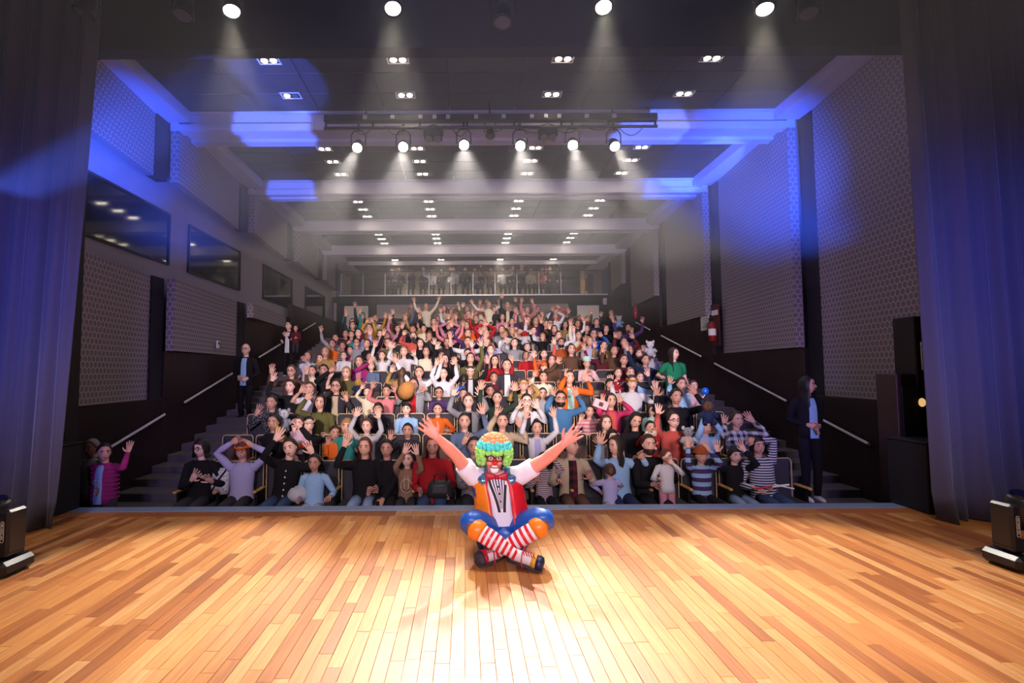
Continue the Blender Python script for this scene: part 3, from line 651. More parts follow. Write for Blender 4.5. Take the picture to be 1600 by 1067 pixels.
SKIN = [mat('skin_%d' % i, c, .5, noise=.05, nscale=20) for i, c in enumerate(('#e2b3a2', '#cf9c88', '#b78573', '#8e6050'))]
for m in SKIN: m.node_tree.nodes['Principled BSDF'].inputs['Subsurface Weight'].default_value = 0.0
M_eyew = mat('eye_white', '#e6e0dc', .3); M_eyed = mat('eye_dark', '#1c120e', .3); M_lip = mat('lip', '#8c403e', .5); M_teeth = mat('teeth', '#efe9e0', .4)
HAIRC = dict(blk='#17120f', dk='#2a1c15', br='#4a3020', au='#5e2c1e', bl='#9a7444', gr='#8a8480', or_='#c96c2c')
HM = {k: mat('hair_' + k, c, .55, noise=.3, nscale=60) for k, c in HAIRC.items()}
M_gls = mat('spectacle_frame', '#15131a', .3)
# ---- head template (unit: metres, adult; face towards -y; centre of the skull at the origin)
def head_template():
    mb = MB(); nu, nv = 16, 12; V, F = ellipsoid((0, 0, 0), (.079, .094, .112), nu, nv); V = np.array(V)
    for p in V:
        z = p[2]
        if z < 0:
            t = min(1, -z / .115); p[0] *= 1 - .32 * t ** 1.5
            if p[1] > 0: p[1] *= 1 - .45 * t
            else: p[1] *= 1 - .10 * t; p[1] -= .006 * t
        if p[1] < 0 and z < .05: p[1] *= .93
        if p[1] < -.05 and -.02 < z < .04 and abs(p[0]) > .015: p[1] += .006
    mb.add(V, F, 0)
    mb.add([(-.013, -.086, -.022), (.013, -.086, -.022), (0, -.112, -.020), (0, -.090, .022), (0, -.088, -.034)], [(0, 2, 3), (2, 1, 3), (0, 4, 2), (2, 4, 1)], 0)
    for s in (-1, 1):
        mb.ell((s * .074, .008, -.002), (.010, .018, .028), 6, 5, 0)
        mb.ell((s * .031, -.081, .010), (.0135, .007, .0062), 8, 5, 1); mb.ell((s * .031, -.086, .010), (.0085, .0045, .0075), 8, 5, 2)
        mb.tube([(s * .012, -.090, .029), (s * .030, -.0925, .034), (s * .050, -.079, .029)], [.004, .0058, .004], 5, 2)
    return mb
HEAD = head_template()
def mouth(mb, smile, M):
    V, F = ellipsoid((0, -.0815, -.056), (.023 if smile else .019, .008, .0105 if smile else .0062), 10, 6); mb.add(V, F, 3, M)
    if smile: V, F = ellipsoid((0, -.0875, -.0545), (.0165, .004, .0048), 8, 5); mb.add(V, F, 4, M)
# ---- hand templates: wrist at origin, fingers +z, palm faces -y, thumb towards +x
def hand_template(kind):
    mb = MB(); curl = dict(open=.12, rest=.75, fist=1.5)[kind]; spread = dict(open=1.0, rest=.35, fist=.1)[kind]
    mb.tube([(0, 0, -.02), (0, 0, .01), (0, 0, .045), (0, 0, .085), (0, 0, .095)], [(.022, .026), (.018, .030), (.0155, .040), (.0135, .041), (.008, .036)], 10, 0, flat=((0, 1, 0), 1.0))
    for i, (x, l, a) in enumerate(((.030, .070, .20), (.011, .078, .05), (-.010, .073, -.09), (-.029, .058, -.25))):
        a *= spread; P = [Vector((x, 0, .075))]; d = Vector((math.sin(a), 0, math.cos(a)))
        for k, fr in enumerate((.45, .32, .27)):
            ang = curl * (k + .5) * .75; dd = Vector((d.x * math.cos(ang), -math.sin(ang), d.z * math.cos(ang)))
            P.append(P[-1] + dd * (l * fr + (.018 if k == 0 else 0)))
        mb.tube([tuple(p) for p in P], [.0098, .0092, .0082, .0052], 6, 0)
    a = .95 if kind == 'open' else .55
    P = [(.020, -.002, .018), (.020 + .034 * math.sin(a), -.010, .018 + .034 * math.cos(a)), (.020 + .058 * math.sin(a * .9), -.016, .022 + .058 * math.cos(a * .9)), (.020 + .080 * math.sin(a * .8), -.020, .026 + .080 * math.cos(a * .8))]
    mb.tube(P, [.0135, .0115, .0095, .006], 6, 0)
    return np.concatenate(mb.V), mb.F
HAND = {k: hand_template(k) for k in ('open', 'rest', 'fist')}
# ---- hair
def hair(mb, style, M, s, rnd):
    # grid around the skull: columns = angle from the face, rows = from crown downwards
    nc = 26; ph = rnd.uniform(0, 6)
    def prof(phi):                                   # returns list of points from crown down for that column
        f = math.cos(phi)                            # 1 at the face, -1 at the back
        rx, ry, rz = .094, .109, .132
        if style in ('curly', 'afro'): rx, ry, rz = (.10, .115, .142) if style == 'curly' else (.115, .125, .158)
        if style == 'bald': rx, ry, rz = .0745, .0945, .1155
        front = {'short': .80, 'fringe': 1.08, 'bob': 1.05, 'long': .78, 'tied': .74, 'curly': .82, 'afro': .7, 'bald': .3, 'pony': .55}[style]
        side = {'short': 1.42, 'fringe': 1.62, 'bob': 2.2, 'long': 2.3, 'tied': 1.55, 'curly': 1.7, 'afro': 1.9, 'bald': 1.6, 'pony': 1.55}[style]
        back = {'short': 2.05, 'fringe': 2.15, 'bob': 2.4, 'long': 2.5, 'tied': 2.1, 'curly': 2.2, 'afro': 2.2, 'bald': 2.0, 'pony': 2.1}[style]
        fr = math.radians(56)                        # half width of the face opening
        a = abs(phi)
        if a < fr * .75: end = front + (a / fr) ** 2 * .18
        elif a < fr * 1.25:
            k = (a - fr * .75) / (fr * .5); end = (front + .1) * (1 - k) + side * k
        else: end = side + (back - side) * (a - fr * 1.25) / (math.pi - fr * 1.25)
        P = []; n = 7
        for i in range(n + 1):
            t = end * i / n; wv = 1 + .025 * math.sin(phi * 9 + ph + i) * (i / n) + (.05 * math.sin(phi * 7 + i * 2.1 + ph) * math.sin(i * 1.7) if style in ('curly', 'afro') else 0)
            r = math.sin(min(t, 1.75)) if t < 1.75 else math.sin(1.75) * (1 - .28 * (t - 1.75))
            sgx = math.sin(phi) * r * rx * wv; sgy = -math.cos(phi) * r * ry * wv + .008
            P.append((sgx, sgy, math.cos(t) * rz))
        drop = 0
        if style == 'long' and a > fr: drop = .20 + .06 * math.sin(phi * 3 + ph)
        if style == 'bob' and a > fr: drop = .035
        if drop:
            x, y, z = P[-1]
            for i in range(1, 6):
                k = i / 5; w_ = 1.12 + .10 * k + .03 * math.sin(phi * 11 + i + ph)
                P.append((x * w_ + .0, y * (1.05 if y > 0 else 1.1) + (.015 * k if y > 0 else -.03 * k), z - drop * k))
        else:
            for i in range(1, 6): P.append((P[-1][0] * .985, P[-1][1] * .985 , P[-1][2] - .0005))
        return P
    G = [prof(2 * math.pi * j / nc) if 2 * math.pi * j / nc <= math.pi else prof(2 * math.pi * j / nc - 2 * math.pi) for j in range(nc)]
    m = len(G[0]); V = [p for col in G for p in col]
    F = [(j * m + i, j * m + i + 1, ((j + 1) % nc) * m + i + 1, ((j + 1) % nc) * m + i) for j in range(nc) for i in range(m - 1)]
    mb.add(V, F, 0, M)
    if style == 'tied': V, F = ellipsoid((0, .07, .105), (.045, .042, .042), 10, 7); mb.add(V, F, 0, M)
    if style == 'pony': V, F = tube([(0, .10, .06), (0, .145, .05), (.01, .155, -.02), (.015, .14, -.13)], [.02, .033, .032, .012], 8); mb.add(V, F, 0, M)
# ---- one person
ARMS = {'U': (.12, .10, .97), 'V': (.50, .10, .84), 'W': (.86, .08, .48), 'B': (.34, .30, .36), 'E': (.55, .12, .62), 'F': (.05, .62, .22), 'D': (-.12, .46, -.52), 'H': (-.18, .10, .74), 'C': (-.26, .42, -.10), 'S': (.16, .06, -.97), 'K': (-.20, .22, -.70), 'M': (-.30, .30, .28), 'L': (.45, .45, -.35)}
def ik(S, T, a, b, pole):
    d = T - S; L_ = max(min(d.length, (a + b) * .995), abs(a - b) + .02); d = d.normalized()
    x = (a * a - b * b + L_ * L_) / (2 * L_); h = math.sqrt(max(a * a - x * x, 0)); pp = pole - d * pole.dot(d)
    if pp.length < 1e-4: pp = Vector((0, 1, 0))
    pp.normalize(); return S + d * x + pp * h, S + d * L_
PCOUNT = [0]
def person(u, v, row, s=1.0, top='black', L='D', R='D', hair_='short', hc='dk', sk=1, lab=None, pants='charcoal', y=None, pat=None, sleeve='long', smile=False, glasses=False, hy=0., hp=0., hr=0., lean=0., stand=False, away=False, shoes='black', cat='person', group=None, w=1.0, inner=None, band=None, hat=None, zfloor=None, beard=False, hold=None, open_=None, sit_z=None):
    rnd = random.Random(int(u * 31 + v * 17))
    Y = y if y is not None else SEAT_Y - .20 + PITCHR * row
    hd = at(u, v, Y - .02 * s)
    zf = zfloor if zfloor is not None else rowz(row)
    hipz = hd.z - .752 * s * math.cos(lean)
    if not stand and hipz < zf + .44: hipz = zf + .44
    bx = hd.x + .752 * s * math.sin(lean) * -1
    base = Vector((bx, Y, hipz))
    Rl = Matrix.Rotation(lean, 4, 'Y')
    up = Rl @ Matrix.Identity(4)
    def tp(p): return (up @ Vector((p[0] * s, p[1] * s, p[2] * s)))
    hm_ = up @ Matrix.Translation(Vector((0, -.02 * s, .752 * s))) @ Matrix.Rotation(hr, 4, 'Y') @ Matrix.Rotation(hy + (math.pi if away else 0), 4, 'Z') @ Matrix.Rotation(hp, 4, 'X') @ Matrix.Scale(s * (1.08 if s > .9 else 1.10 + (.9 - s) * .6), 4)
    skin = MB()
    for V, n in ((np.concatenate(HEAD.V), 0),): pass
    m4 = np.array(hm_); HV = np.concatenate(HEAD.V) @ m4[:3, :3].T + m4[:3, 3]
    skin.V.append(HV); skin.F.extend(HEAD.F); skin.M.extend(HEAD.M); skin.n += len(HV)
    mouth(skin, smile, hm_)
    skin.tube([tp((0, .012, .54)), tp((0, .010, .61)), tp((0, .002, .68))], [.062 * s, .050 * s, .050 * s], 10)
    # skin torso core
    skin.tube([tp((0, 0, .05)), tp((0, 0, .3)), tp((0, 0, .5)), tp((0, .01, .56))], [.08 * s, .075 * s, .07 * s, .05 * s], 8)
    shirt = MB(); wd = w
    tz = [(.00, .168, .125), (.10, .175, .13), (.24, .158, .118), (.37, .170, .122), (.47, .178, .112), (.535, .158, .088), (.57, .105, .068), (.592, .066, .058)]
    if s < .9: tz = [(z, a * .93, b) for z, a, b in tz]
    shirt.tube([tp((0, .012 * (z - .2), z)) for z, a, b in tz], [(b * s * (1 + (wd - 1) * .8), a * s * wd) for z, a, b in tz], 16, 0, cap=True, flat=((0, 1, 0), 1.0))
    sg0 = -1
    for sgn, code in ((-1, L), (1, R)):
        S = tp((sgn * .172 * wd, .005, .512)); a_, b_ = .285 * s, .255 * s
        if isinstance(code, tuple):
            fw = code[2] if len(code) > 2 else .14
            T = at(code[0], code[1], Y - fw * s) - base; hk = code[3] if len(code) > 3 else 'open'; T.z -= (.07 if hk == 'open' else 0) * s
            upish = T.z - S.z
            pole = Vector((sgn * .38, .5 if hk == 'rest' else .0, -.7)) if upish < .1 * s else Vector((sgn * .40, -.70, -.45))
            if len(code) > 4: pole = Vector(code[4])
        else:
            c = ARMS[code]; ln = (a_ + b_) * .97
            T = S + Vector((sgn * c[0], -c[1] * (1 if not away else -1), c[2])).normalized() * ln * (Vector(c).length if Vector(c).length < 1 else 1) * rnd.uniform(.92, 1.0) + Vector((rnd.uniform(-.04, .04), rnd.uniform(-.03, .03), rnd.uniform(-.03, .03))) * s
            hk = 'open' if code in 'UVWBEF' else 'rest'
            pole = {'H': Vector((sgn, .1, .1)), 'D': Vector((sgn * .35, .8, -.5)), 'S': Vector((sgn * .3, 1, 0)), 'K': Vector((sgn * .7, .8, 0)), 'C': Vector((sgn * .8, .3, -.7)), 'M': Vector((sgn * .8, 0, -.7))}.get(code, Vector((sgn * .45, -.55, -.6)))
        E, W = ik(S, T, a_, b_, pole)
        sh = tp((sgn * .10 * wd, .008, .535)); mid = S.lerp(E, .5); mf = E.lerp(W, .35)
        skin.tube([S, mid, E, mf, W], [.046 * s, .043 * s, .037 * s, .039 * s, .026 * s], 8)
        if sleeve == 'long': shirt.tube([sh, S, mid, E, mf, E.lerp(W, .96)], [.060 * s, .064 * s, .056 * s, .050 * s, .048 * s, .036 * s], 9)
        elif sleeve == 'short': shirt.tube([sh, S, S.lerp(E, .35), S.lerp(E, .62)], [.060 * s, .065 * s, .062 * s, .060 * s], 9)
        else: shirt.tube([sh, S], [.058 * s, .058 * s], 9)
        f = (W - E).normalized()
        if hk == 'open' and f.z > -.2: f = (f + Vector((0, .1, .35))).normalized()
        n = Vector((0, -1, 0)); n = (n - f * n.dot(f))
        if n.length < .2: n = Vector((0, 0, -1)); n = n - f * n.dot(f)
        n.normalize(); th = f.cross(n) * 1.0
        # local axes: z = f, y = -n (palm faces -y), x = thumb side (towards the head)
        xax = (-n).cross(f)
        mir = -1 if xax.x * (-sgn) < 0 else 1
        xx = xax * mir
        hs = s * (1.15 if s > .9 else 1.18)
        Mh = Matrix(((xx.x, -n.x, f.x, 0), (xx.y, -n.y, f.y, 0), (xx.z, -n.z, f.z, 0), (0, 0, 0, 1))); Mh = Matrix.Translation(W) @ Mh @ Matrix.Scale(hs, 4)
        V, F = HAND[hk]; skin.add(V, F if mir > 0 else [q[::-1] for q in F], 0, Mh)
        if hold is not None and hold.get('side', 1) == sgn: hold['pos'] = base + W + f * .09 * s
    # legs
    leg = MB(); shoe = MB()
    for sgn in (-1, 1):
        H = Vector((sgn * .085 * s * wd, 0, .07 * s))
        if stand or hipz > zf + .44 + .14:
            fl = zf - hipz
            if fl < -.95 * s: fl = -.90 * s
            K = Vector((sgn * .085 * s, -.03 * s, fl * .5)); A = Vector((sgn * .085 * s, 0, fl + .07 * s))
        else:
            fl = max(zf - hipz, -.46 * s - .0); K = Vector((sgn * .10 * s * wd, -.40 * s, .055 * s)); A = Vector((sgn * .10 * s, -.42 * s, fl + .07 * s))
        km = H.lerp(K, .5); leg.tube([H, km, K + Vector((0, 0, 0)), K.lerp(A, .12) if not stand else K.lerp(A, .1), K.lerp(A, .5), A], [.088 * s * wd, .080 * s * wd, .062 * s, .058 * s, .054 * s, .045 * s], 9)
        shoe.tube([A + Vector((0, .05 * s, -.035 * s)), A + Vector((0, 0, -.03 * s)), A + Vector((0, -.10 * s, -.045 * s)), A + Vector((0, -.16 * s, -.052 * s))], [.030 * s, .040 * s, .036 * s, .018 * s], 8)
    leg.tube([(0, 0, -.005), (0, 0, .09 * s), (0, 0, .15 * s)], [(.11 * s, .16 * s * wd), (.12 * s, .168 * s * wd), (.10 * s, .15 * s)], 12, flat=((0, 1, 0), 1.0))
    body = skin.build('person', [SKIN[sk], M_eyew, M_eyed, M_lip, M_teeth], smooth=True, loc=base)
    tm_ = pat if pat is not None else fab(top)
    shirt.build('top', tm_, body, smooth=True); leg.build('trousers', fab(pants), body, smooth=True)
    if row <= 0 or stand: shoe.build('shoes', fab(shoes), body, smooth=True)
    if inner:                                       # lighter shirt front seen between open jacket edges
        b = MB(); V = []
        for i, (z, a, d) in enumerate(tz[:7]):
            for k in (-1, -.5, .5, 1): V.append(tp((k * .062 * (1 - .25 * z), -(d * (1 + (wd - 1) * .8) + .006) * math.sqrt(max(0, 1 - (k * .062 / a) ** 2)) + .012 * (z - .2), z)))
        F = [(i * 4 + k, i * 4 + k + 1, i * 4 + k + 5, i * 4 + k + 4) for i in range(6) for k in range(3)]
        b.add(V, F); b.build('shirt_front', inner if not isinstance(inner, str) else fab(inner), body, smooth=True)
    if hair_ and hair_ != 'none':
        b = MB(); hair(b, hair_, hm_, s, rnd); b.build('hair', HM[hc], body, smooth=True)
    if beard:
        b = MB(); V = []; F = []
        for i in range(9):
            a = -1.25 + 2.5 * i / 8
            for j, (z, k) in enumerate(((-.045, 1.03), (-.085, 1.05), (-.118, .8))): V.append((math.sin(a) * .066 * k * (1 if j < 2 else .7), -math.cos(a) * .088 * k, z))
        F = [(i * 3 + j, i * 3 + j + 1, i * 3 + j + 4, i * 3 + j + 3) for i in range(8) for j in range(2)]
        b.add(V, F, 0, hm_); b.build('beard', HM[hc], body, smooth=True)
    if glasses:
        b = MB()
        for k in (-1, 1):
            b.tube([(k * .031 + .024 * math.cos(a), -.101, .010 + .019 * math.sin(a)) for a in np.linspace(0, 2 * math.pi, 11)], .0028, 4, mat=hm_)
            b.tube([(k * .054, -.098, .014), (k * .078, -.02, .012)], .0026, 4, mat=hm_)
        b.tube([(-.008, -.101, .012), (.008, -.101, .012)], .0026, 4, mat=hm_); b.build('glasses', M_gls, body)
    if band:
        b = MB(); b.tube([(.087 * math.sin(a), -.107 * math.cos(a) + .006, .062 + .02 * math.cos(a) * -1) for a in np.linspace(-math.pi, math.pi, 19)], .015, 6, mat=hm_); b.build('headband', fab(band), body, smooth=True)
    if hat:
        b = MB(); kind, c = hat
        if kind == 'beanie': V, F = ellipsoid((0, .008, .045), (.092, .110, .105), 14, 9); V = [(x, yy, max(z, .035)) for x, yy, z in V]; b.add(V, F, 0, hm_); b.tube([(.094 * math.sin(a), -.112 * math.cos(a) + .008, .045) for a in np.linspace(-math.pi, math.pi, 17)], .018, 6, mat=hm_)
        elif kind == 'cap': V, F = ellipsoid((0, .008, .05), (.088, .106, .09), 14, 9); V = [(x, yy, max(z, .05)) for x, yy, z in V]; b.add(V, F, 0, hm_); b.tube([(0, -.08, .055), (0, -.13, .05), (0, -.165, .042)], [(.006, .07), (.006, .065), (.004, .04)], 10, flat=((0, 0, 1), 1.0), mat=hm_)
        else: V, F = tube([(0, .01, .06), (0, .01, .10), (0, .01, .17)], [.10, .095, .09], 14); b.add(V, F, 0, hm_)
        b.build('hat', fab(c), body, smooth=True)
    tag(body, lab, cat, group or ('audience in the stalls' if not stand else 'people standing in the hall'))
    if lab is None: PEND.append((body, row, hd.x, top, L, R))
    y_ok = group is None
    if not stand and y_ok:
        for i in range(NS):
            if abs(seat_x(i) - bx) < .30: OCC[(row, i)] = True
    TAKEN.append((row if not group else -1, bx, s, body))
    PCOUNT[0] += 1
    return body
PEND = []; TAKEN = []
# ------------------------------------------------------------------ the audience, front rows first (u, v = where the face is; row; size; clothes; image-left arm, image-right arm)
P = person
st = patfab
# row 0
P(314,714,0,1.0,'black',(300,741,.22),(331,744,.22),'bob','blk',0,'person in black top with dark bob and glasses, hands before chest',glasses=True,hy=-.25,hp=.1)
P(378,719,0,.95,'lilac',(362,692,.02,'rest',(-1,0,.1)),(394,696,.02,'rest',(1,0,.1)),'bob','au',1,'person in lilac turtleneck and orange headband, arms arched overhead',glasses=True,smile=True,band='orange')
p_card = P(453,718,0,1.0,'black',(430,680,.1),(488,700,.0,'open',(1,.4,-.2)),'short','dk',0,'person in black cardigan with white buttons, head tilted, arms out',hr=-.35,pants='denim',lean=.12)
P(491,735,0,.80,'ltblue',(468,778,.2,'rest'),(516,775,.2,'rest'),'short','blk',2,'small person in plain light blue shirt sitting with arms down',pants='ltgrey',y=6.62)
P(570,716,0,1.0,'black',(538,690,.1),'D','long','au',1,'person in black sweater with long auburn hair, one hand raised',pants='ltdenim',smile=True)
p_hood = P(636,728,0,.78,'tan',(631,702,.12),(652,704,.12),'short','br',0,'small person in brown smiling-face hoodie raising both hands',pat=mat('hoodie_brown','#8a6a54',.95,noise=.2,nscale=90),smile=True)
P(676,709,0,1.02,'red',(655,765,.3,'rest'),(700,770,.3,'rest'),'long','au',2,'person in bright red top with long reddish hair, handbag on lap',pants='denim',hp=.15,smile=True,w=1.15)
P(741,708,0,1.0,'grey','D','D','short','blk',2,'person in grey shirt half hidden behind the performer',pants='charcoal',w=1.05)
P(850,734,0,.75,'white',(836,745,.2),(864,712,.05),'short','dk',1,'small person in red striped shirt below the performer\'s arm',pat=st('stripe','white','maroon',42),pants='black')
P(893,716,0,1.0,'beige',(872,752,.35,'rest'),(922,738,.2),'short','dk',1,'person in argyle sweater and brown trousers looking down',pants='brown',hy=.75,hp=-.15,inner=st('plaid','maroon','black',9))
P(962,718,0,1.0,'ltblue',(937,686,.05),(1004,716,.12,'rest'),'long','dk',1,'person in light blue top turned sideways, one arm up',hy=-1.0,pants='navy',smile=True,lean=-.05)
P(1014,707,0,1.02,'black',(1020,757,.35,'rest'),(1046,727,.3,'rest'),'short','dk',1,'person in black shirt with short beard holding a toddler',beard=True,pants='black')
P(1041,713,0,.60,'white',(1028,748,.3,'rest'),(1052,725,.2,'rest'),'short','au',0,'toddler in white top and pink leggings on a lap',y=6.62,pants='pink',hy=.6)
P(1096,721,0,.82,'blue',(1075,693,.1),(1108,697,.1),'short','blk',1,'small person in blue striped sweater and knitted hat, hands up',pat=st('stripe','ltblue','purple',9),hat=('beanie','rust'),pants='black')
P(1149,728,0,.82,'black',(1121,699,.1),(1164,698,.1),'fringe','blk',0,'small person in black top and pale jeans with hands up',pants='ltdenim')
P(1184,707,0,1.0,'white',(1178,762,.3,'rest'),(1180,688,.05,'rest',(1,.1,.2)),'bob','blk',1,'person in navy and white striped top, arm bent overhead',pat=st('stripe','white','navy',30),pants='denim',smile=True,lean=-.12)
P(953,737,0,.62,'lilac','D','D','short','br',0,'toddler in lilac fleece seen from behind, held on a lap',y=6.68,away=True,pants='ltgrey')
P(604,722,0,.95,'black','D',(598,780,.3,'rest'),'short','blk',2,'person in black hidden behind the brown hoodie',pants='black',y=7.02)
# row 1
P(427,666,1,1.0,'black',(432,684,.2,'rest'),(445,690,.2,'rest'),'short','blk',2,'person in black holding a long ribbon near their mouth')
P(467,661,1,.6,'ltpink',(460,675,.1,'rest'),'D','short','br',0,'toddler in pale floral top held up in second row',pat=st('spots','ltpink','lilac',40),y=7.7)
P(482,671,1,.95,'black','D',(470,668,.2,'rest'),'long','blk',0,'person in black beside the floral toddler, face turned',band='beige',hy=.5)
P(523,683,1,.78,'orange',(512,690,.05),'D','short','dk',2,'small person in vivid orange shirt looking aside',hy=.4,hr=.1,pants='brown')
P(541,673,1,.92,'teal','D',(549,678,.15),'bob','bl',1,'person in teal top peeking over the orange shirt',hy=.1,hr=.15)
P(573,666,1,.82,'ltgrey',(556,645,.02),(592,648,.02),'curly','br',0,'small person in sparkling grey top, both arms raised',inner='cream')
P(637,681,1,.82,'charcoal',(609,682,.05),'D','short','blk',2,'small person in dark top behind the brown hoodie')
P(726,668,1,1.0,'slate',(724,685,.25),(755,640,.05),'short','dk',1,'person in blue-grey shirt, hand before mouth, one arm high')
P(785,664,1,1.0,'beige',(775,643,.05),(815,668,.05,'rest'),'short','dk',1,'person in beige cardigan right behind the rainbow wig')
P(839,669,1,.86,'white',(821,648,.02),(866,646,.02),'tied','blk',1,'small person in white cardigan and lilac shirt, arms straight up',inner='lilac')
P(947,671,1,.95,'brown','D',(941,690,.2),'long','br',0,'person in brown jacket with long brown hair, laughing',smile=True)
P(957,684,1,.72,'white','D','D','bob','blk',0,'small person in white shirt with dark fringe',y=7.65)
P(993,669,1,1.0,'black','D','D','long','blk',1,'person in black top, head tilted back',hp=.3,hr=.25)
P(1016,668,1,.66,'red',(1008,680,.2,'rest'),(1024,680,.2,'rest'),'short','blk',1,'toddler in crimson top holding a toy, second row',y=7.62)
p_coral = P(1053,671,1,1.0,'coral',(1028,640,.02),'D','tied','dk',0,'person in coral pink top and pale glasses, one arm up',glasses=True,w=1.12,smile=True)
P(1103,674,1,.86,'ltblue',(1099,654,.1,'fist'),(1112,654,.1,'fist'),'short','dk',1,'small person in pale blue shirt lifting a doll overhead')
P(1152,665,1,1.0,'grey',(1132,656,.05),(1177,652,.05),'tied','dk',1,'person in grey plaid shirt, both hands bent up beside face',pat=st('plaid','white','charcoal',11),smile=True)
# row 2
P(424,637,2,1.0,'charcoal',(400,642,.05),'D','short','blk',2,'person in dark speckled shirt at the aisle, hand raised',pat=st('spots','black','grey',60))
P(500,640,2,1.0,'olive',(478,618,.05),'D','long','blk',1,'person in dark olive top with black hair, one arm up',hr=.2)
P(591,641,2,.84,'black',(556,648,.05),(595,648,.2,'rest'),'fringe','blk',1,'small person in black with thick fringe, third row',hp=-.1)
P(635,646,2,.84,'ltblue','D','D','fringe','blk',0,'small person in sky blue zipped hoodie, arms down')
P(684,645,2,.82,'orange',(668,660,.05),(701,668,.1),'short','blk',1,'small person in orange top and maroon sleeves, palms out',smile=True)
P(732,634,2,1.0,'grey',(708,612,.05),(752,612,.05),'tied','br',0,'person in grey cardigan over black shirt, arms raised',inner='black',smile=True)
P(777,622,2,.9,'dkgreen',(751,603,.05),(804,605,.05),'short','blk',1,'small person in dark green sweater, arms raised wide')
P(823,641,2,1.0,'white',(808,632,.12),(841,632,.12),'short','blk',0,'person in white vest and glasses, palms before face',glasses=True,inner='charcoal')
P(876,636,2,1.05,'blue',(863,612,.05),(902,612,.05),'short','blk',2,'person in blue sweater with glasses and beard, arms up',glasses=True,beard=True,w=1.1,pat=mat('knit_blue','#3a6a96',.95,noise=.2,nscale=70))
P(921,648,2,.76,'pink',(906,654,.1),(937,636,.05),'short','dk',1,'small person in pink striped top lifting a paper box',pat=st('stripe','ltpink','salmon',16))
P(955,641,2,1.0,'hotpink',(941,622,.05),(972,622,.05),'long','dk',1,'person in hot pink cardigan with long hair, smiling',smile=True,inner='coral')
P(1018,641,2,.72,'mint','D','D','bob','dk',0,'small person in pale mint jacket')
P(1057,632,2,1.08,'black',(1026,612,.05),(1087,609,.05),'short','blk',2,'broad person in black sweater, both arms spread high',w=1.2)
# row 3
P(453,617,3,1.0,'black',(425,590,.05),'D','short','dk',0,'person in black top near the aisle, long arm raised')
P(484,614,3,.95,'white',(469,607,.1),(481,608,.15),'short','br',1,'person in white shirt waving before their face',sleeve='short')
P(525,616,3,1.0,'charcoal',(518,606,.05),(542,620,.15),'tied','dk',1,'person in dark coat with beige scarf and glasses',inner='beige',glasses=True)
P(574,613,3,.66,'cream',(564,604,.05),'D','short','br',0,'toddler in cream top raising one arm',pants='white')
P(604,613,3,.86,'salmon',(581,602,.03),(618,608,.1),'short','blk',2,'small person in salmon pink shirt, arms stretched wide',smile=True)
P(646,610,3,1.02,'grey',(636,612,.3,'rest'),(664,606,.05),'tied','dk',2,'person in grey cardigan behind a brown hat',inner='red',w=1.15)
P(686,625,3,.82,'purple','D','D','short','blk',2,'small person in dark purple top with glasses',glasses=True)
P(724,621,3,.78,'charcoal','D','D','short','dk',1)
P(766,611,3,.78,'black',(752,600,.05),'D','short','blk',2)
P(818,612,3,1.0,'tan',(804,604,.08),(830,596,.05),'tied','br',1,'person in golden tan jacket and hairband, arms up',band='tan',smile=True)
P(848,615,3,.78,'ltgrey','B','D','short','dk',1)
P(890,590,3,1.05,'orange',(884,583,.1),(918,590,.05),'long','dk',1,'tall person in orange top with maroon sleeves, arms up',smile=True,inner='mint')
P(953,600,3,.76,'maroon','D','D','fringe','blk',1,'small person in maroon dress in fourth row')
P(988,609,3,1.04,'white',(955,594,.03),(1024,605,.03),'tied','br',0,'person in white sweatshirt, gold headband, arms wide open',band='mustard',w=1.05)
P(1065,609,3,1.0,'ltblue',(1047,594,.05),'D','short','dk',1,'person in light blue printed sweater, one arm raised',pat=st('spots','ltblue','mint',22))
P(1084,603,3,.7,'ltpink','D','D','short','br',0,'toddler in pale pink beside the blue balloon')
# row 4
P(488,580,4,.84,'cream','D','D','short','dk',1,'small person in pale cream shirt near the upper aisle',sleeve='short')
P(506,579,4,1.0,'black',(515,580,.2,'rest'),'D','short','blk',2)
P(541,594,4,1.0,'olive',(515,590,.05,'rest'),'D','long','bl',0,'person in olive shirt with long blond hair',sleeve='short')
P(561,573,5,1.0,'magenta',(576,562,.1),'D','tied','dk',1,'person in magenta cardigan, arm raised across',inner='pink')
P(580,572,5,.82,'slate','D','D','curly','br',0,'small curly-haired person in slate blue jacket')
P(628,583,4,.9,'tan',(611,577,.1),'D','long','br',0,'person in tan dress turned away, hand raised',away=True)
P(655,583,4,1.0,'white','V','V','short','dk',1,'person in loose white top, both arms up')
P(693,584,4,.95,'white',(681,566,.05),(711,566,.05),'tied','dk',0,'person in long white shirt, arms high in a V',pants='white')
P(725,603,4,.8,'blue','D','D','short','blk',2,'small person in blue shirt with back turned',away=True)
P(735,581,4,.86,'black','V','V','short','blk',1,'small person in black jacket with pale headband',band='white',smile=True,inner='ltgrey')
P(772,597,4,.85,'maroon','D','D','short','blk',2)
P(792,571,4,1.05,'white','D','D','short','blk',1,'person in white shirt under dark jacket, fifth row',inner='white',pat=fab('charcoal'))
P(773,571,5,1.0,'red','D','B','long','blk',1,'person in red cardigan with long black hair')
P(849,595,4,.86,'cream',(834,584,.05),'D','short','dk',1,'small person in cream vest, one arm up')
P(850,581,5,.8,'orange','U','D','short','dk',0,'small person in orange hat',hat=('cap','orange'))
P(917,568,5,.85,'ltpink','C','C','short','blk',1,'small person wearing a lime green box hat',hat=('box','mint'))
P(862,568,5,1.0,'brown',(870,563,.1),'D','long','dk',1)
P(893,553,6,1.05,'brown',(872,565,.1,'rest'),(912,560,.1),'tied','dk',1)
P(975,570,5,1.0,'maroon','D','D','short','dk',1)
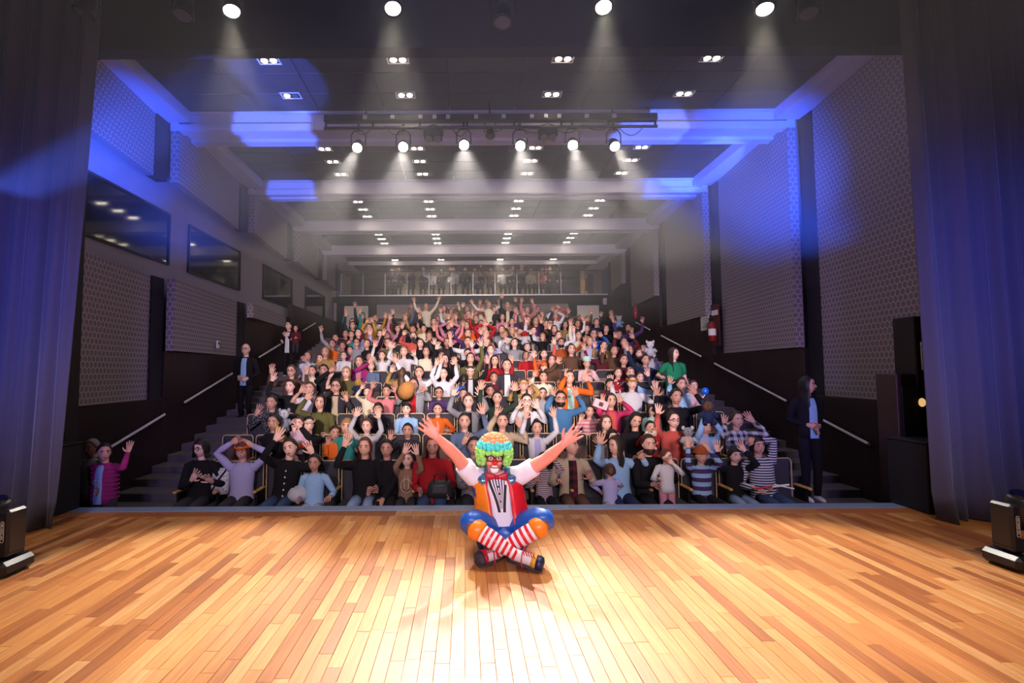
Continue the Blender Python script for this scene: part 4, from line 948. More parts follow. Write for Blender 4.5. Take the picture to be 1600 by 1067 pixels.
P(1009,572,5,1.0,'navy','V','D','short','dk',1,'person in navy top and dark mask near right aisle')
P(966,583,4,.8,'red','D','B','short','br',0,'small person in red and white shirt',pat=st('spots','red','white',20))
P(1000,590,4,.8,'ltblue','D','D','short','br',0)
# rows 5 to 9
P(508,557,6,1.0,'tan','D','D','long','bl',1); P(519,547,7,1.0,'orange','D','D','short','dk',2,'person in burnt orange top at left aisle')
P(500,562,6,.8,'ltpink','D','D','short','br',0); P(537,556,6,.78,'white','D','D','short','dk',0); P(547,551,7,.78,'magenta','D','D','short','dk',1)
P(573,543,7,1.0,'black','D','V','short','dk',1,'smiling person in black, head tilted, eighth row',hr=.3,smile=True); P(577,558,6,.8,'olive','D','D','short','blk',2)
P(597,556,6,.84,'white','U','U','short','br',0,'small person in white overalls, both arms straight up')
P(524,530,8,.95,'white','V','D','short','dk',1,pat=st('stripe','white','black',26)); P(535,541,7,.9,'grey','D','D','short','dk',2,pat=st('stripe','charcoal','grey',20))
P(557,536,7,.9,'grey','D','D','short','dk',1,glasses=True); P(560,521,8,1.0,'lilac','D','B','tied','dk',0,smile=True); P(549,523,8,.85,'teal','C','D','short','dk',1)
P(551,509,9,1.0,'charcoal','U','D','tied','dk',1); P(540,522,8,.95,'maroon','D','W','short','dk',2)
P(566,494,11,1.0,'charcoal',(554,474,.03),'D','short','blk',1,'person in dark top before the pale door, arm straight up')
P(577,512,9,.95,'yellow',(572,501,.08),(582,500,.08),'short','dk',1,'person in yellow sweater, arms crossed overhead'); P(584,506,10,.9,'mustard','V','V','short','dk',1)
P(594,522,8,.85,'pink','B','D','short','dk',0); P(604,525,8,1.0,'black','D','V','short','dk',1)
P(631,558,6,1.0,'white',(612,540,.03),(648,552,.05),'short','bl',0,'blond person in white sweater, arms open upward')
P(646,532,8,1.0,'orange',(630,520,.03),(668,534,.03),'tied','br',0,'person in coral and orange top, arms wide open',pat=fab('coral'),smile=True)
P(657,547,7,1.0,'black','D','B','long','dk',0); P(666,557,6,1.0,'maroon','D',(680,566,.05),'long','dk',1,smile=True,pat=fab('cream'))
P(645,519,9,1.0,'black','D','D','short','dk',1,smile=True); P(655,509,10,.95,'tan','V','D','short','dk',1)
P(662,514,9,.85,'cream','D','D','short','dk',1); P(678,503,10,1.0,'black','E','E','short','dk',1)
P(666,479,12,.95,'cream','V','V','short','dk',1,'person in cream top standing high with arms up'); P(694,482,12,.95,'beige','D','D','long','br',1); P(705,487,12,.9,'brown','H','H','curly','dk',2)
P(702,511,9,1.0,'pink','H','H','short','dk',1); P(703,521,8,.9,'salmon','V','V','fringe','dk',2); P(704,532,8,1.0,'black','V','D','long','blk',1)
P(690,556,6,.85,'coral','D','D','short','blk',2); P(731,546,7,1.05,'white','E','E','short','blk',1,'person in white shirt, elbows out, hands up',inner='white')
P(731,562,6,.95,'black','V','V','short','dk',1,'person in black jacket, head back, arms up',hp=.3)
P(760,525,8,1.06,'black',(749,541,.2),(772,540,.2),'bald','gr',1,'balding person in black shirt with both hands forward',w=1.15)
P(757,514,9,1.0,'red','H','H','short','dk',1,'person in bright red jacket, arms arched overhead',hat=None); P(752,506,10,.95,'red','V','D','tied','dk',2)
P(729,509,9,1.0,'orange','D','D','long','dk',1); P(744,498,11,.95,'maroon','D','U','short','dk',1)
P(762,553,7,1.0,'lilac',(757,540,.05),(772,541,.05),'long','br',1,'person in mauve sweater, arms crossing overhead',glasses=True)
P(804,551,7,1.0,'grey',(790,532,.03),'D','short','dk',0,'person in grey vest with one black-sleeved arm up',smile=True); P(822,556,6,.84,'red','D','D','tied','blk',2,'small person in vivid red shirt, seventh row')
P(850,554,6,.9,'coral','D','U','short','dk',0); P(824,546,7,.85,'ltpink','D','D','short','br',0)
P(784,517,9,1.0,'grey','D','D','short','dk',1); P(800,518,9,.95,'cream','D','E','long','bl',1); P(812,519,9,.9,'charcoal','V','D','short','dk',1); P(834,519,9,.95,'white','U','D','short','dk',0)
P(764,476,12,.95,'cream','W','V','short','dk',1,'person in cream shirt standing at the back wall, arms out'); P(772,484,12,.9,'black','D','D','long','blk',1)
P(793,478,12,1.0,'black','U','D','short','bl',1,'person in dark jacket with pale scarf, arm high',inner='cream'); P(824,484,12,.95,'salmon','U','U','short','dk',1,'person in salmon top at the back, both arms up')
P(785,496,11,.95,'pink','D','V','long','dk',1); P(800,503,10,.95,'beige','D','D','short','dk',1); P(826,500,11,.95,'brown','V','D','long','br',1)
P(842,496,11,1.0,'navy','D','V','short','blk',2); P(868,494,11,.95,'white','H','H','short','blk',1,'person in white top, arms making an arch, back rows'); P(853,508,10,1.0,'brown','D','D','short','dk',1,smile=True); P(860,506,10,1.0,'charcoal','D','D','short','blk',1,glasses=True)
P(866,517,9,1.0,'black','V','D','long','dk',1); P(873,528,8,1.0,'white','D','E','tied','dk',0,'person in white blouse, laughing, ninth row',smile=True); P(877,543,7,1.0,'rust','D','W','short','blk',2,beard=True)
P(904,528,8,1.0,'cream','U','D','tied','dk',1,'person in cream vest with one dark sleeve raised',smile=True); P(883,511,10,.95,'tan','D','D','long','dk',1)
P(903,510,10,1.0,'charcoal','D','D','short','blk',2); P(917,514,9,.95,'black','D','D','short','dk',1); P(928,530,8,1.05,'blue',(908,545,.05,'rest'),(941,522,.05),'short','dk',1,'person in blue knit with purple sleeves, reaching up',glasses=True)
P(932,504,10,1.0,'navy','E','E','short','dk',1); P(947,517,9,1.0,'black','D','D','long','blk',1,smile=True); P(906,498,11,.9,'brown','V','V','short','br',1); P(918,499,11,.9,'charcoal','D','E','short','dk',1)
P(944,548,7,.9,'tan','B','D','short','dk',0); P(941,558,6,.95,'maroon','E','D','long','dk',1); P(975,537,7,1.0,'maroon',(961,524,.05),(990,525,.05),'tied','dk',1,'person in dark red top, palms up beside face')
P(960,556,6,1.0,'brown','B','D','short','dk',1); P(984,552,6,1.0,'black','D','B','long','dk',1); P(999,560,6,.9,'grey','V','D','short','br',0); P(981,513,9,1.0,'purple','V','V','long','dk',2,'person in dark purple top, arms out, near right aisle')
P(985,585,4,.95,'charcoal','D','B','short','br',0); P(1020,555,6,.8,'ltgrey','D','D','short','br',0)
# ---- every free seat in the upper rows takes a person from the same crowd
rr = random.Random(21)
MIX = ['black', 'black', 'black', 'charcoal', 'charcoal', 'brown', 'maroon', 'navy', 'dkgreen', 'purple', 'black', 'charcoal', 'grey', 'white', 'cream', 'beige', 'brown', 'maroon', 'salmon', 'pink', 'navy', 'slate', 'tan', 'red', 'ltgrey', 'coral', 'olive', 'lilac', 'teal', 'rust']
def project(x, y, z):
    d = CROT.transposed() @ Vector((x, y, z - CAMH)); return PPX + FPX * d.x / -d.z, PPY - FPX * d.y / -d.z
for n in range(4, NROW):
    for i in range(NS):
        x = seat_x(i); Yr = SEAT_Y - .2 + PITCHR * n
        if n == 4 and i > 1: continue
        if n == 5 and rr.random() < .5: continue
        if n >= 12 and (i < 2 or i > NS - 3): continue
        near = [t for t in TAKEN if t[0] == n and abs(t[1] - x) < .36]
        if near or rr.random() < .07: continue
        kid = rr.random() < .38; s = rr.uniform(.74, .86) if kid else rr.uniform(.94, 1.06)
        z = rowz(n) + .45 + .752 * s + (rr.uniform(.12, .25) if kid else rr.uniform(0, .04))
        xx = x + rr.uniform(-.06, .06); u, v = project(xx, Yr, z)
        a = rr.choices(['D', 'U', 'V', 'E', 'B', 'W', 'H', 'M'], [46, 10, 12, 8, 10, 4, 4, 6], k=2)
        P(u, v, n, s, rr.choice(MIX), a[0], a[1], rr.choice(['short', 'short', 'tied', 'long', 'fringe', 'bob', 'curly'] if not kid else ['short', 'short', 'fringe', 'tied', 'bob']), rr.choice(['blk', 'dk', 'dk', 'br', 'br', 'bl']), rr.choice([0, 1, 1, 2]), smile=rr.random() < .4, glasses=rr.random() < .12)
# ---- people on the balcony
for k, (u, c, a, b_) in enumerate(((612, 'charcoal', 'D', 'D'), (624, 'charcoal', 'D', 'D'), (643, 'black', 'D', 'M'), (662, 'charcoal', 'D', 'D'), (675, 'white', 'E', 'D'), (690, 'charcoal', 'D', 'E'), (708, 'white', 'D', 'D'), (727, 'black', 'D', 'D'), (742, 'grey', 'D', 'D'), (750, 'charcoal', 'D', 'D'), (766, 'brown', 'V', 'D'), (785, 'ltgrey', 'D', 'E'), (798, 'charcoal', 'D', 'D'), (806, 'grey', 'D', 'D'), (815, 'charcoal', 'H', 'H'), (829, 'cream', 'D', 'D'), (840, 'tan', 'D', 'D'), (847, 'rust', 'D', 'D'), (853, 'salmon', 'D', 'D'), (859, 'black', 'D', 'V'), (874, 'charcoal', 'D', 'D'))):
    P(u, 428 + rr.uniform(-4, 5), 13, rr.uniform(.9, 1.05), c, a, b_, rr.choice(['long', 'short', 'tied', 'long']), rr.choice(['blk', 'dk', 'br']), 1, y=21.95 + rr.uniform(0, .22), zfloor=ZB, stand=False, group='people on the balcony', lab='person in %s top on the balcony, %s from its left end' % (dict(ltgrey='light grey', charcoal='charcoal').get(c, c), ORD[k]))
# ---- people standing in the aisles
p_puff = P(163,707,0,.80,'magenta',(150,765,.1,'rest'),(200,700,.02),'short','blk',1,'small person in magenta puffer jacket standing at the stage edge',y=6.35,zfloor=F0,stand=True,hy=.7,inner='ltblue',w=1.2)
P(143,700,0,.85,'grey','S','S','short','gr',2,'person almost hidden behind the magenta puffer jacket',y=6.75,zfloor=F0,stand=True)
P(384,546,4,1.05,'black','K','K','bald','gr',0,'person in dark suit and light blue shirt standing by the window wall',y=11.3,zfloor=.5,stand=True,glasses=True,inner='ltblue',pants='black')
P(451,509,8,1.03,'black','D','C','short','dk',0,'person in black standing high on the left steps carrying a toddler',y=14.6,zfloor=1.35,stand=True,pants='black',inner='white',hy=-.3,shoes='white')
P(462,513,8,.6,'maroon','D','D','short','dk',1,'toddler in dark red carried on the left steps',y=14.35,zfloor=2.0,stand=True)
P(1053,553,4,1.0,'green',(1032,588,.1,'rest'),'S','long','dk',0,'person in green tunic over black sleeves standing in right aisle',y=10.4,zfloor=.2,stand=True,hy=.5,sleeve='short')
P(1262,602,0,1.0,'black','K','K','long','blk',1,'person in black jacket and white shoes standing on the right steps',y=7.5,zfloor=-.46,stand=True,hy=.6,inner='ltblue',pants='black',shoes='white',smile=True)
P(955,489,12,1.05,'black','S',(966,503,.2,'rest'),'short','dk',1,'person in black shirt standing at the right rear doorway',y=19.2,zfloor=2.6,stand=True,sleeve='short')
P(460,557,5,.2,'grey') if False else None
# ---- details on clothes in the front rows
for k in range(6):
    b = MB(); b.ell((.03 + .008 * k, -.137 + .004 * k, .06 + .08 * k), (.012, .006, .012), 8, 6); b.build('button', fab('white'), p_card)
b = MB(); b.tube([(.055 * math.sin(a), -.104, .24 - .055 * math.cos(a)) for a in np.linspace(-1.3, 1.3, 9)], .006, 5); b.build('smile_print', fab('black'), p_hood)
b = MB(); b.tube([(.075 * math.sin(a), -.100, .26 - .085 * math.cos(a)) for a in np.linspace(-3.1, 3.1, 17)], .004, 5); b.build('badge_outline', fab('cream'), p_hood)
for k in (-1, 1):
    b = MB(); b.tube([(k * .02, -.096, .385), (k * .03, -.105, .30), (k * .028, -.105, .22)], .004, 5); b.build('hood_cord', fab('cream'), p_hood)
    b = MB(); b.tube([(k * .022 + .018 * math.sin(a), -.136, .27 + .02 * math.cos(a) * (1 - .3 * abs(math.sin(a))) - .012 * (a > 1.6 and a < 4.7)) for a in np.linspace(0, 6.283, 11)], .0035, 4); b.build('heart_print', fab('white'), p_puff)
for z in np.linspace(.06, .42, 8):
    b = MB(); b.tube([(.165 * math.sin(a), -.122 * math.cos(a), z) for a in np.linspace(.42, 5.86, 20)], .010, 6); b.build('quilted_ring', fab('magenta'), p_puff)
# ---- unique labels by row and place for everyone else
CW = dict(ltgrey='light grey', ltblue='light blue', ltpink='pale pink', hotpink='hot pink', dkgreen='dark green', ltdenim='pale denim')
rows = {}
for b_, row, x, top, L_, R_ in PEND: rows.setdefault(row, []).append((x, b_, top, L_, R_))
up = lambda a: (a in 'UVWEBHM') if isinstance(a, str) else True
for row, lst in rows.items():
    rank = {t[3]: k for k, t in enumerate(sorted((t for t in TAKEN if t[0] == row), key=lambda t: t[1]))}
    for x, b_, top, L_, R_ in lst:
        pose = 'both arms raised' if up(L_) and up(R_) else 'one arm raised' if up(L_) or up(R_) else 'arms down'
        tag(b_, 'person in %s top, %s, %s row, %s from left' % (CW.get(top, top), pose, ORD[row], ORD[rank[b_]]), 'person')
print('PEOPLE', PCOUNT[0])
build_seats()
# ------------------------------------------------------------------ the performer: sits cross-legged on the stage with arms flung wide
def voxel(mb, size, smooth=2):
    o = mb.build('tmp', SKIN[0]); r = o.modifiers.new('r', 'REMESH'); r.mode = 'VOXEL'; r.voxel_size = size
    sm = o.modifiers.new('s', 'SMOOTH'); sm.iterations = smooth; sm.factor = .5
    bpy.context.view_layer.update(); me = bpy.data.meshes.new_from_object(o.evaluated_get(bpy.context.evaluated_depsgraph_get()))
    bpy.data.objects.remove(o); me.materials.clear(); me.polygons.foreach_set('use_smooth', [True] * len(me.polygons)); return me
CY = 4.38; CB = at(785, 850, CY); CB.z = 0.0
def ca(u, v, y): return at(u, v, y) - CB
M_cskin = mat('performer_skin', '#e2907e', .5, noise=.05, nscale=15)
M_cblue = mat('blue_satin', '#1f57b4', .38, noise=.12, nscale=9); M_corange = mat('orange_satin', '#f08420', .35, noise=.12, nscale=12); M_cred = mat('red_satin', '#cf1426', .4, noise=.1, nscale=12)
M_cwhite = mat('white_cotton', '#e3dfea', .85, noise=.05, nscale=30); M_cblack = mat('black_print', '#15131a', .7); M_cpurple = mat('purple_satin', '#46327e', .4)
M_sequin = bpy.data.materials.new('blue_sequins'); N, L, B = nodes(M_sequin); tc = N.new('ShaderNodeTexCoord'); vo = N.new('ShaderNodeTexVoronoi'); vo.inputs['Scale'].default_value = 90; L.new(tc.outputs['Object'], vo.inputs['Vector'])
rp = N.new('ShaderNodeValToRGB'); rp.color_ramp.elements[0].color = (*lin('#0c2350'), 1); rp.color_ramp.elements[1].color = (*lin('#7fb4e0'), 1); L.new(vo.outputs['Color'], rp.inputs[0]); L.new(rp.outputs[0], B.inputs['Base Color']); B.inputs['Roughness'].default_value = .25; B.inputs['Metallic'].default_value = .4
skin = MB()
S = {-1: ca(738, 744, CY), 1: ca(814, 742, CY)}; E = {-1: ca(711, 710, CY - .09), 1: ca(853, 717, CY - .09)}; W = {-1: ca(683, 683, CY - .16), 1: ca(880, 694, CY - .16)}
HF = {-1: ca(656, 655, CY - .16), 1: ca(908, 668, CY - .16)}
for sg in (-1, 1):
    s_, e_, w_ = S[sg], E[sg], W[sg]
    skin.tube([s_ + Vector((-sg * .05, 0, -.02)), s_, s_.lerp(e_, .5), e_, e_.lerp(w_, .35), e_.lerp(w_, .8), w_], [.055, .062, .060, .050, .050, .037, .032], 14)
    f = (HF[sg] - w_).normalized(); n = Vector((0, -1, .1)); n = (n - f * n.dot(f)).normalized(); xx = (-n).cross(f)
    inner = Vector((-sg, 0, .6)); mir = 1 if xx.dot(inner) > 0 else -1; xx = xx * mir
    Mh = Matrix.Translation(w_ + f * .005) @ Matrix(((xx.x, -n.x, f.x, 0), (xx.y, -n.y, f.y, 0), (xx.z, -n.z, f.z, 0), (0, 0, 0, 1))) @ Matrix.Scale(1.10, 4)
    V, F = HAND['open']; V = V.copy(); V[:, 0] *= 1.12; skin.add(V, F if mir > 0 else [q[::-1] for q in F], 0, Mh)
HC = ca(772, 714, CY - .03)
neckb = ca(774, 746, CY)
skin.tube([neckb + Vector((0, 0, -.06)), neckb, HC + Vector((0, .01, -.07))], [.07, .062, .060], 14)
HM4 = Matrix.Translation(HC) @ Matrix.Rotation(.03, 4, 'Y') @ Matrix.Rotation(.06, 4, 'X') @ Matrix.Scale(1.06, 4)
V, F = ellipsoid((0, 0, 0), (.079, .094, .115), 24, 18); V = np.array(V)
for p in V:
    z = p[2]
    if z < 0:
        t = min(1, -z / .115); p[0] *= 1 - .26 * t ** 1.5; p[1] *= (1 - .45 * t) if p[1] > 0 else (1 - .06 * t)
skin.add(V, F, 0, HM4)
for k in (-1, 1): V, F = ellipsoid((k * .078, .008, -.004), (.012, .02, .03), 8, 6); skin.add(V, F, 0, HM4)
for k in (-1, 1): V, F = ellipsoid((k * .038, -.066, -.030), (.024, .022, .022), 10, 8); skin.add(V, F, 0, HM4)   # cheeks
skin.tube([ca(785, 812, CY), ca(778, 770, CY), neckb], [.10, .11, .06], 12)
me = voxel(skin, .0055); me.materials.append(M_cskin); me.name = 'person'
clown = link('person', me, None, CB)
tag(clown, 'performer in rainbow wig and red nose sitting cross-legged on stage, arms open', 'person')
def cb(mb, name, m, parent=None, smooth=True): return mb.build(name, m, parent or clown, smooth=smooth)
# face: white mouth paint, smile, red nose, eyes, glasses, microphone
b = MB(); b.ell((0, -.084, -.078), (.034, .014, .030), 14, 9, mat=HM4); cb(b, 'white_mouth_paint', mat('face_paint_white', '#f2eef4', .5))
b = MB(); b.ell((0, -.094, -.054), (.033, .007, .014), 12, 7, 0, mat=HM4); b.ell((0, -.0985, -.051), (.027, .005, .0085), 10, 6, 1, mat=HM4); cb(b, 'mouth', [mat('smile_red', '#7a1420', .5), M_teeth])
b = MB(); b.ell((0, -.108, -.020), (.021, .020, .020), 14, 10, mat=HM4); cb(b, 'red_nose', mat('nose_red', '#e0162a', .3))
b = MB()
for k in (-1, 1): b.ell((k * .030, -.084, .014), (.016, .009, .0095), 10, 6, 0, mat=HM4); b.ell((k * .030, -.0905, .013), (.007, .005, .007), 8, 6, 1, mat=HM4)
cb(b, 'eyes', [M_eyew, M_eyed])
b = MB()
for k in (-1, 1):
    b.tube([(k * .034 + .027 * math.copysign(abs(math.cos(a)) ** .7, math.cos(a)), -.108, .012 + .0195 * math.copysign(abs(math.sin(a)) ** .7, math.sin(a))) for a in np.linspace(0, 2 * math.pi, 17)], .0042, 6, mat=HM4)
    b.tube([(k * .060, -.106, .018), (k * .082, -.03, .014), (k * .084, .03, .006)], .0035, 5, mat=HM4)
b.tube([(-.008, -.108, .016), (.008, -.108, .016)], .004, 5, mat=HM4); cb(b, 'glasses', M_gls)
b = MB(); b.tube([(.084, -.01, -.01), (.080, -.06, -.05), (.058, -.098, -.062)], .003, 5, mat=HM4); b.ell((.052, -.106, -.062), (.011, .011, .012), 10, 7, mat=HM4); cb(b, 'headset_microphone', M_gls)
# wig of three colour bands
rw = random.Random(5)
bands = {'orange': (MB(), mat('wig_orange', '#f0895a', .8, noise=.15, nscale=80)), 'turquoise': (MB(), mat('wig_turquoise', '#4cc8c4', .8, noise=.15, nscale=80)), 'green': (MB(), mat('wig_green', '#96dc6a', .8, noise=.15, nscale=80))}
wig = None
def curl(th, ph, r, k, key):
    # th from crown, ph around (0 = face)
    R = (.128, .136, .140); p = Vector((math.sin(th) * math.sin(ph) * R[0], -math.sin(th) * math.cos(ph) * R[1] + .012, math.cos(th) * R[2] + .030))
    V, F = ellipsoid((0, 0, 0), (r, r * rw.uniform(.9, 1.1), r * k), 8, 6)
    out = p.normalized(); q = out.to_track_quat('Z', 'Y').to_matrix().to_4x4() @ Matrix.Rotation(rw.uniform(-.4, .4), 4, 'X')
    bands[key][0].add(V, F, 0, HM4 @ Matrix.Translation(p) @ q)
for th, n, key in ((.0, 1, 'orange'), (.28, 7, 'orange'), (.52, 12, 'orange'), (.76, 16, 'orange'), (.98, 20, 'turquoise'), (1.18, 22, 'turquoise'), (1.38, 24, 'green'), (1.58, 24, 'green'), (1.80, 24, 'green'), (2.0, 22, 'green'), (2.18, 20, 'green')):
    for j in range(n):
        ph = 2 * math.pi * (j + .5 * (int(th * 10) % 2)) / max(n, 1); a = abs((ph + math.pi) % (2 * math.pi) - math.pi)
        if th > 1.45 and a < .66 + .10 * (th - 1.45): continue
        if th > 2.05 and a < 1.2: continue
        for _ in range(2): curl(th + rw.uniform(-.06, .06), ph + rw.uniform(-.07, .07), rw.uniform(.018, .024), 1.25, key)
w0 = cb(bands['green'][0], 'wig', bands['green'][1])
for k in ('turquoise', 'orange'): cb(bands[k][0], k + '_curls', bands[k][1], w0)
# torso: white printed shirt
TZ = [ca(786, 836, CY), ca(785, 815, CY), ca(783, 795, CY), ca(780, 772, CY), ca(777, 755, CY), ca(775, 744, CY), ca(774, 738, CY)]
TR = [(.145, .20), (.140, .19), (.125, .175), (.125, .180), (.110, .185), (.085, .15), (.066, .075)]
sh = MB(); sh.tube(TZ, TR, 24, flat=((0, 1, 0), 1.0))
for sg in (-1, 1):
    s_, e_ = S[sg], E[sg]; sh.tube([s_ + Vector((-sg * .09, 0, -.01)), s_, s_.lerp(e_, .3), s_.lerp(e_, .52), s_.lerp(e_, .53)], [.078, .084, .080, .078, .070], 16)
shirt = cb(sh, 'shirt', M_cwhite)
def tpt(t, ang, off):                                  # a point on the torso: t 0..1 from hip to neck, ang from the front
    x = t * (len(TZ) - 1); i = min(int(x), len(TZ) - 2); f = x - i; c = TZ[i].lerp(TZ[i + 1], f); ra = TR[i][0] * (1 - f) + TR[i + 1][0] * f; rb = TR[i][1] * (1 - f) + TR[i + 1][1] * f
    return c + Vector((math.sin(ang) * (rb + off), -math.cos(ang) * (ra + off), 0))
def patch(t0, t1, a0, a1, off, nt=8, na=6, flare=0.):
    # a0/a1: functions of t or numbers
    V = []; g = lambda a, t: a(t) if callable(a) else a
    for i in range(nt + 1):
        t = t0 + (t1 - t0) * i / nt
        for j in range(na + 1):
            a = g(a0, t) + (g(a1, t) - g(a0, t)) * j / na; V.append(tpt(t, a, off + flare * (1 - i / nt) ** 2))
    return V, [(i * (na + 1) + j, i * (na + 1) + j + 1, (i + 1) * (na + 1) + j + 1, (i + 1) * (na + 1) + j) for i in range(nt) for j in range(na)]
bibw = lambda t: .05 + .33 * max(0, (t - .36)) / .5
b = MB()
for j in range(9):
    c0 = -1 + 2 * j / 9; c1 = -1 + 2 * (j + 1) / 9
    V, F = patch(.38, .84, (lambda t, c=c0: c * bibw(t)), (lambda t, c=c1: c * bibw(t)), .003, 8, 1); b.add(V, F, j % 2)
cb(b, 'striped_bib_print', [M_cwhite, mat('bib_grey', '#3a3a50', .8)], shirt)
for sg in (-1, 1):
    V, F = patch(.34, .86, (lambda t: sg * bibw(t)), (lambda t: sg * (bibw(t) + .13)), .004, 8, 1); b = MB(); b.add(V, F if sg < 0 else [q[::-1] for q in F]); cb(b, 'lapel_print', M_cblack, shirt)
for t in (.46, .56, .66):
    p = tpt(t, 0, .006); b = MB(); b.ell(p, (.008, .004, .008), 8, 6); cb(b, 'button_print', M_cblack, shirt)
# bow tie
bt = tpt(.90, 0, .012); b = MB()
for sg in (-1, 1): b.tube([bt, bt + Vector((sg * .03, -.004, .002)), bt + Vector((sg * .075, -.002, .004)), bt + Vector((sg * .09, 0, .003))], [(.016, .014), (.014, .022), (.018, .036), (.012, .032)], 12, flat=((0, 1, 0), .8))
b.ell(bt + Vector((0, -.012, 0)), (.016, .014, .018), 10, 7); cb(b, 'bow_tie', mat('bow_tie_red', '#b01030', .45))
# vest: orange half, red half, red trims, sequin yoke
def vest(sg, m, name, trim):
    fr = lambda t: sg * (.34 + .20 * t); bk = lambda t: sg * math.pi
    V1, F1 = patch(.05, .80, fr, lambda t: sg * 1.5, .018, 14, 8, .06); b = MB(); fl = sg > 0
    b.add(V1, [q[::-1] for q in F1] if not fl else F1)
    V2, F2 = patch(.05, .74, lambda t: sg * 1.5, bk, .018, 14, 8, .06); b.add(V2, [q[::-1] for q in F2] if not fl else F2)
    o = cb(b, name, m); sd = o.modifiers.new('thickness', 'SOLIDIFY'); sd.thickness = .008; sd.offset = 1
    b = MB(); b.tube([tpt(t, fr(t), .024 + .06 * (1 - min(1, (t - .05) / .75)) ** 2) for t in np.linspace(.05, .80, 12)], .008, 6); cb(b, 'edge_trim', trim, o)
    return o
vo_ = vest(-1, M_corange, 'vest_half', M_cred); vr_ = vest(1, M_cred, 'vest_half', M_cred)
V, F = patch(.05, .17, lambda t: -.50, lambda t: -1.9, .034, 4, 6, .06); b = MB(); b.add(V, F); o = cb(b, 'red_pocket', M_cred, vo_); o.modifiers.new('t', 'SOLIDIFY').thickness = .006
V, F = patch(.17, .62, lambda t: -1.12, lambda t: -1.9, .030, 6, 4, .03); b = MB(); b.add(V, F); o = cb(b, 'purple_side', M_cpurple, vo_); o.modifiers.new('t', 'SOLIDIFY').thickness = .004
V, F = patch(.05, .12, lambda t: .50, lambda t: .78, .038, 2, 3, .06); b = MB(); b.add(V, F); o = cb(b, 'yellow_patch', mat('yellow_satin', '#f2c04a', .4), vr_); o.modifiers.new('t', 'SOLIDIFY').thickness = .004
b = MB()
for sg in (-1, 1):
    b.tube([tpt(.70, sg * .62, .022), tpt(.80, sg * .70, .026), S[sg].lerp(neckb, .42) + Vector((0, -.03, .045)), S[sg].lerp(neckb, .55) + Vector((0, .05, .05)), neckb + Vector((sg * .02, .085, .02))], [(.014, .02), (.018, .042), (.020, .055), (.020, .05), (.018, .04)], 10)
cb(b, 'sequin_collar', M_sequin)
# trousers, cuffs, striped socks, shoes
K = {-1: ca(739, 818, 4.12), 1: ca(846, 814, 4.12)}; A = {-1: ca(806, 874, 3.99), 1: ca(775, 868, 4.10)}
for sg in (-1, 1): K[sg].z = max(K[sg].z, .2); A[sg].z = max(A[sg].z, .085)
A[-1].z = .10; A[1].z = .075
b = MB(); b.tube([(0, 0.02, .015), (0, .02, .08), TZ[0] + Vector((0, 0, .01)), TZ[1]], [(.15, .20), (.17, .235), (.165, .225), (.15, .20)], 20, flat=((0, 1, 0), 1.0))
for sg in (-1, 1):
    H = Vector((sg * .10, -.02, .12)); b.tube([H, H.lerp(K[sg], .45) + Vector((0, 0, .035)), K[sg].lerp(H, .1) + Vector((0, 0, .01)), K[sg] + Vector((sg * .02, -.02, .0)), K[sg] + Vector((sg * .025, -.045, -.02))], [.125, .120, .112, .098, .075], 16)
b.tube([(-.12, -.1, .09), (0, -.17, .13), (.12, -.1, .09)], [.09, .11, .09], 14)
pants = cb(b, 'trousers', M_cblue)
for sg in (-1, 1):
    k, a = K[sg], A[sg]; d = (a - k).normalized()
    kk = k + Vector((0, -.045, -.012))
    b = MB(); b.tube([kk + Vector((sg * .0, .02, .0)), kk + d * .02, kk + d * .075, kk + d * .09], [.060, .084, .080, .066], 16); o = cb(b, 'orange_cuff', M_corange, pants)
    b = MB(); n = 15; pts = [kk + d * .06]; r0 = []; aa = a + Vector((0, -.01, .0))
    P_ = [(kk + d * .06).lerp(aa, i / n) for i in range(n + 1)]; Rr = [.066 - .026 * (i / n) + .012 * math.sin(math.pi * min(1, i / n * 1.3)) for i in range(n + 1)]
    V, F = tube(P_, Rr, 16); b.V.append(V); b.F = F; b.M = [(i // 16) % 2 for i in range(16 * n)] + [0, 0]; b.n = len(V)
    cb(b, 'striped_sock', [M_cred, mat('sock_white', '#ece4ea', .8)])
M_shoe = mat('shoe_white', '#e2d8dc', .6); M_shoen = mat('shoe_navy', '#1d2148', .4); M_shoey = mat('shoe_yellow', '#e0a42a', .45); M_lace = mat('lace_red', '#c22036', .7); M_sole = mat('shoe_sole', '#3a3440', .7)
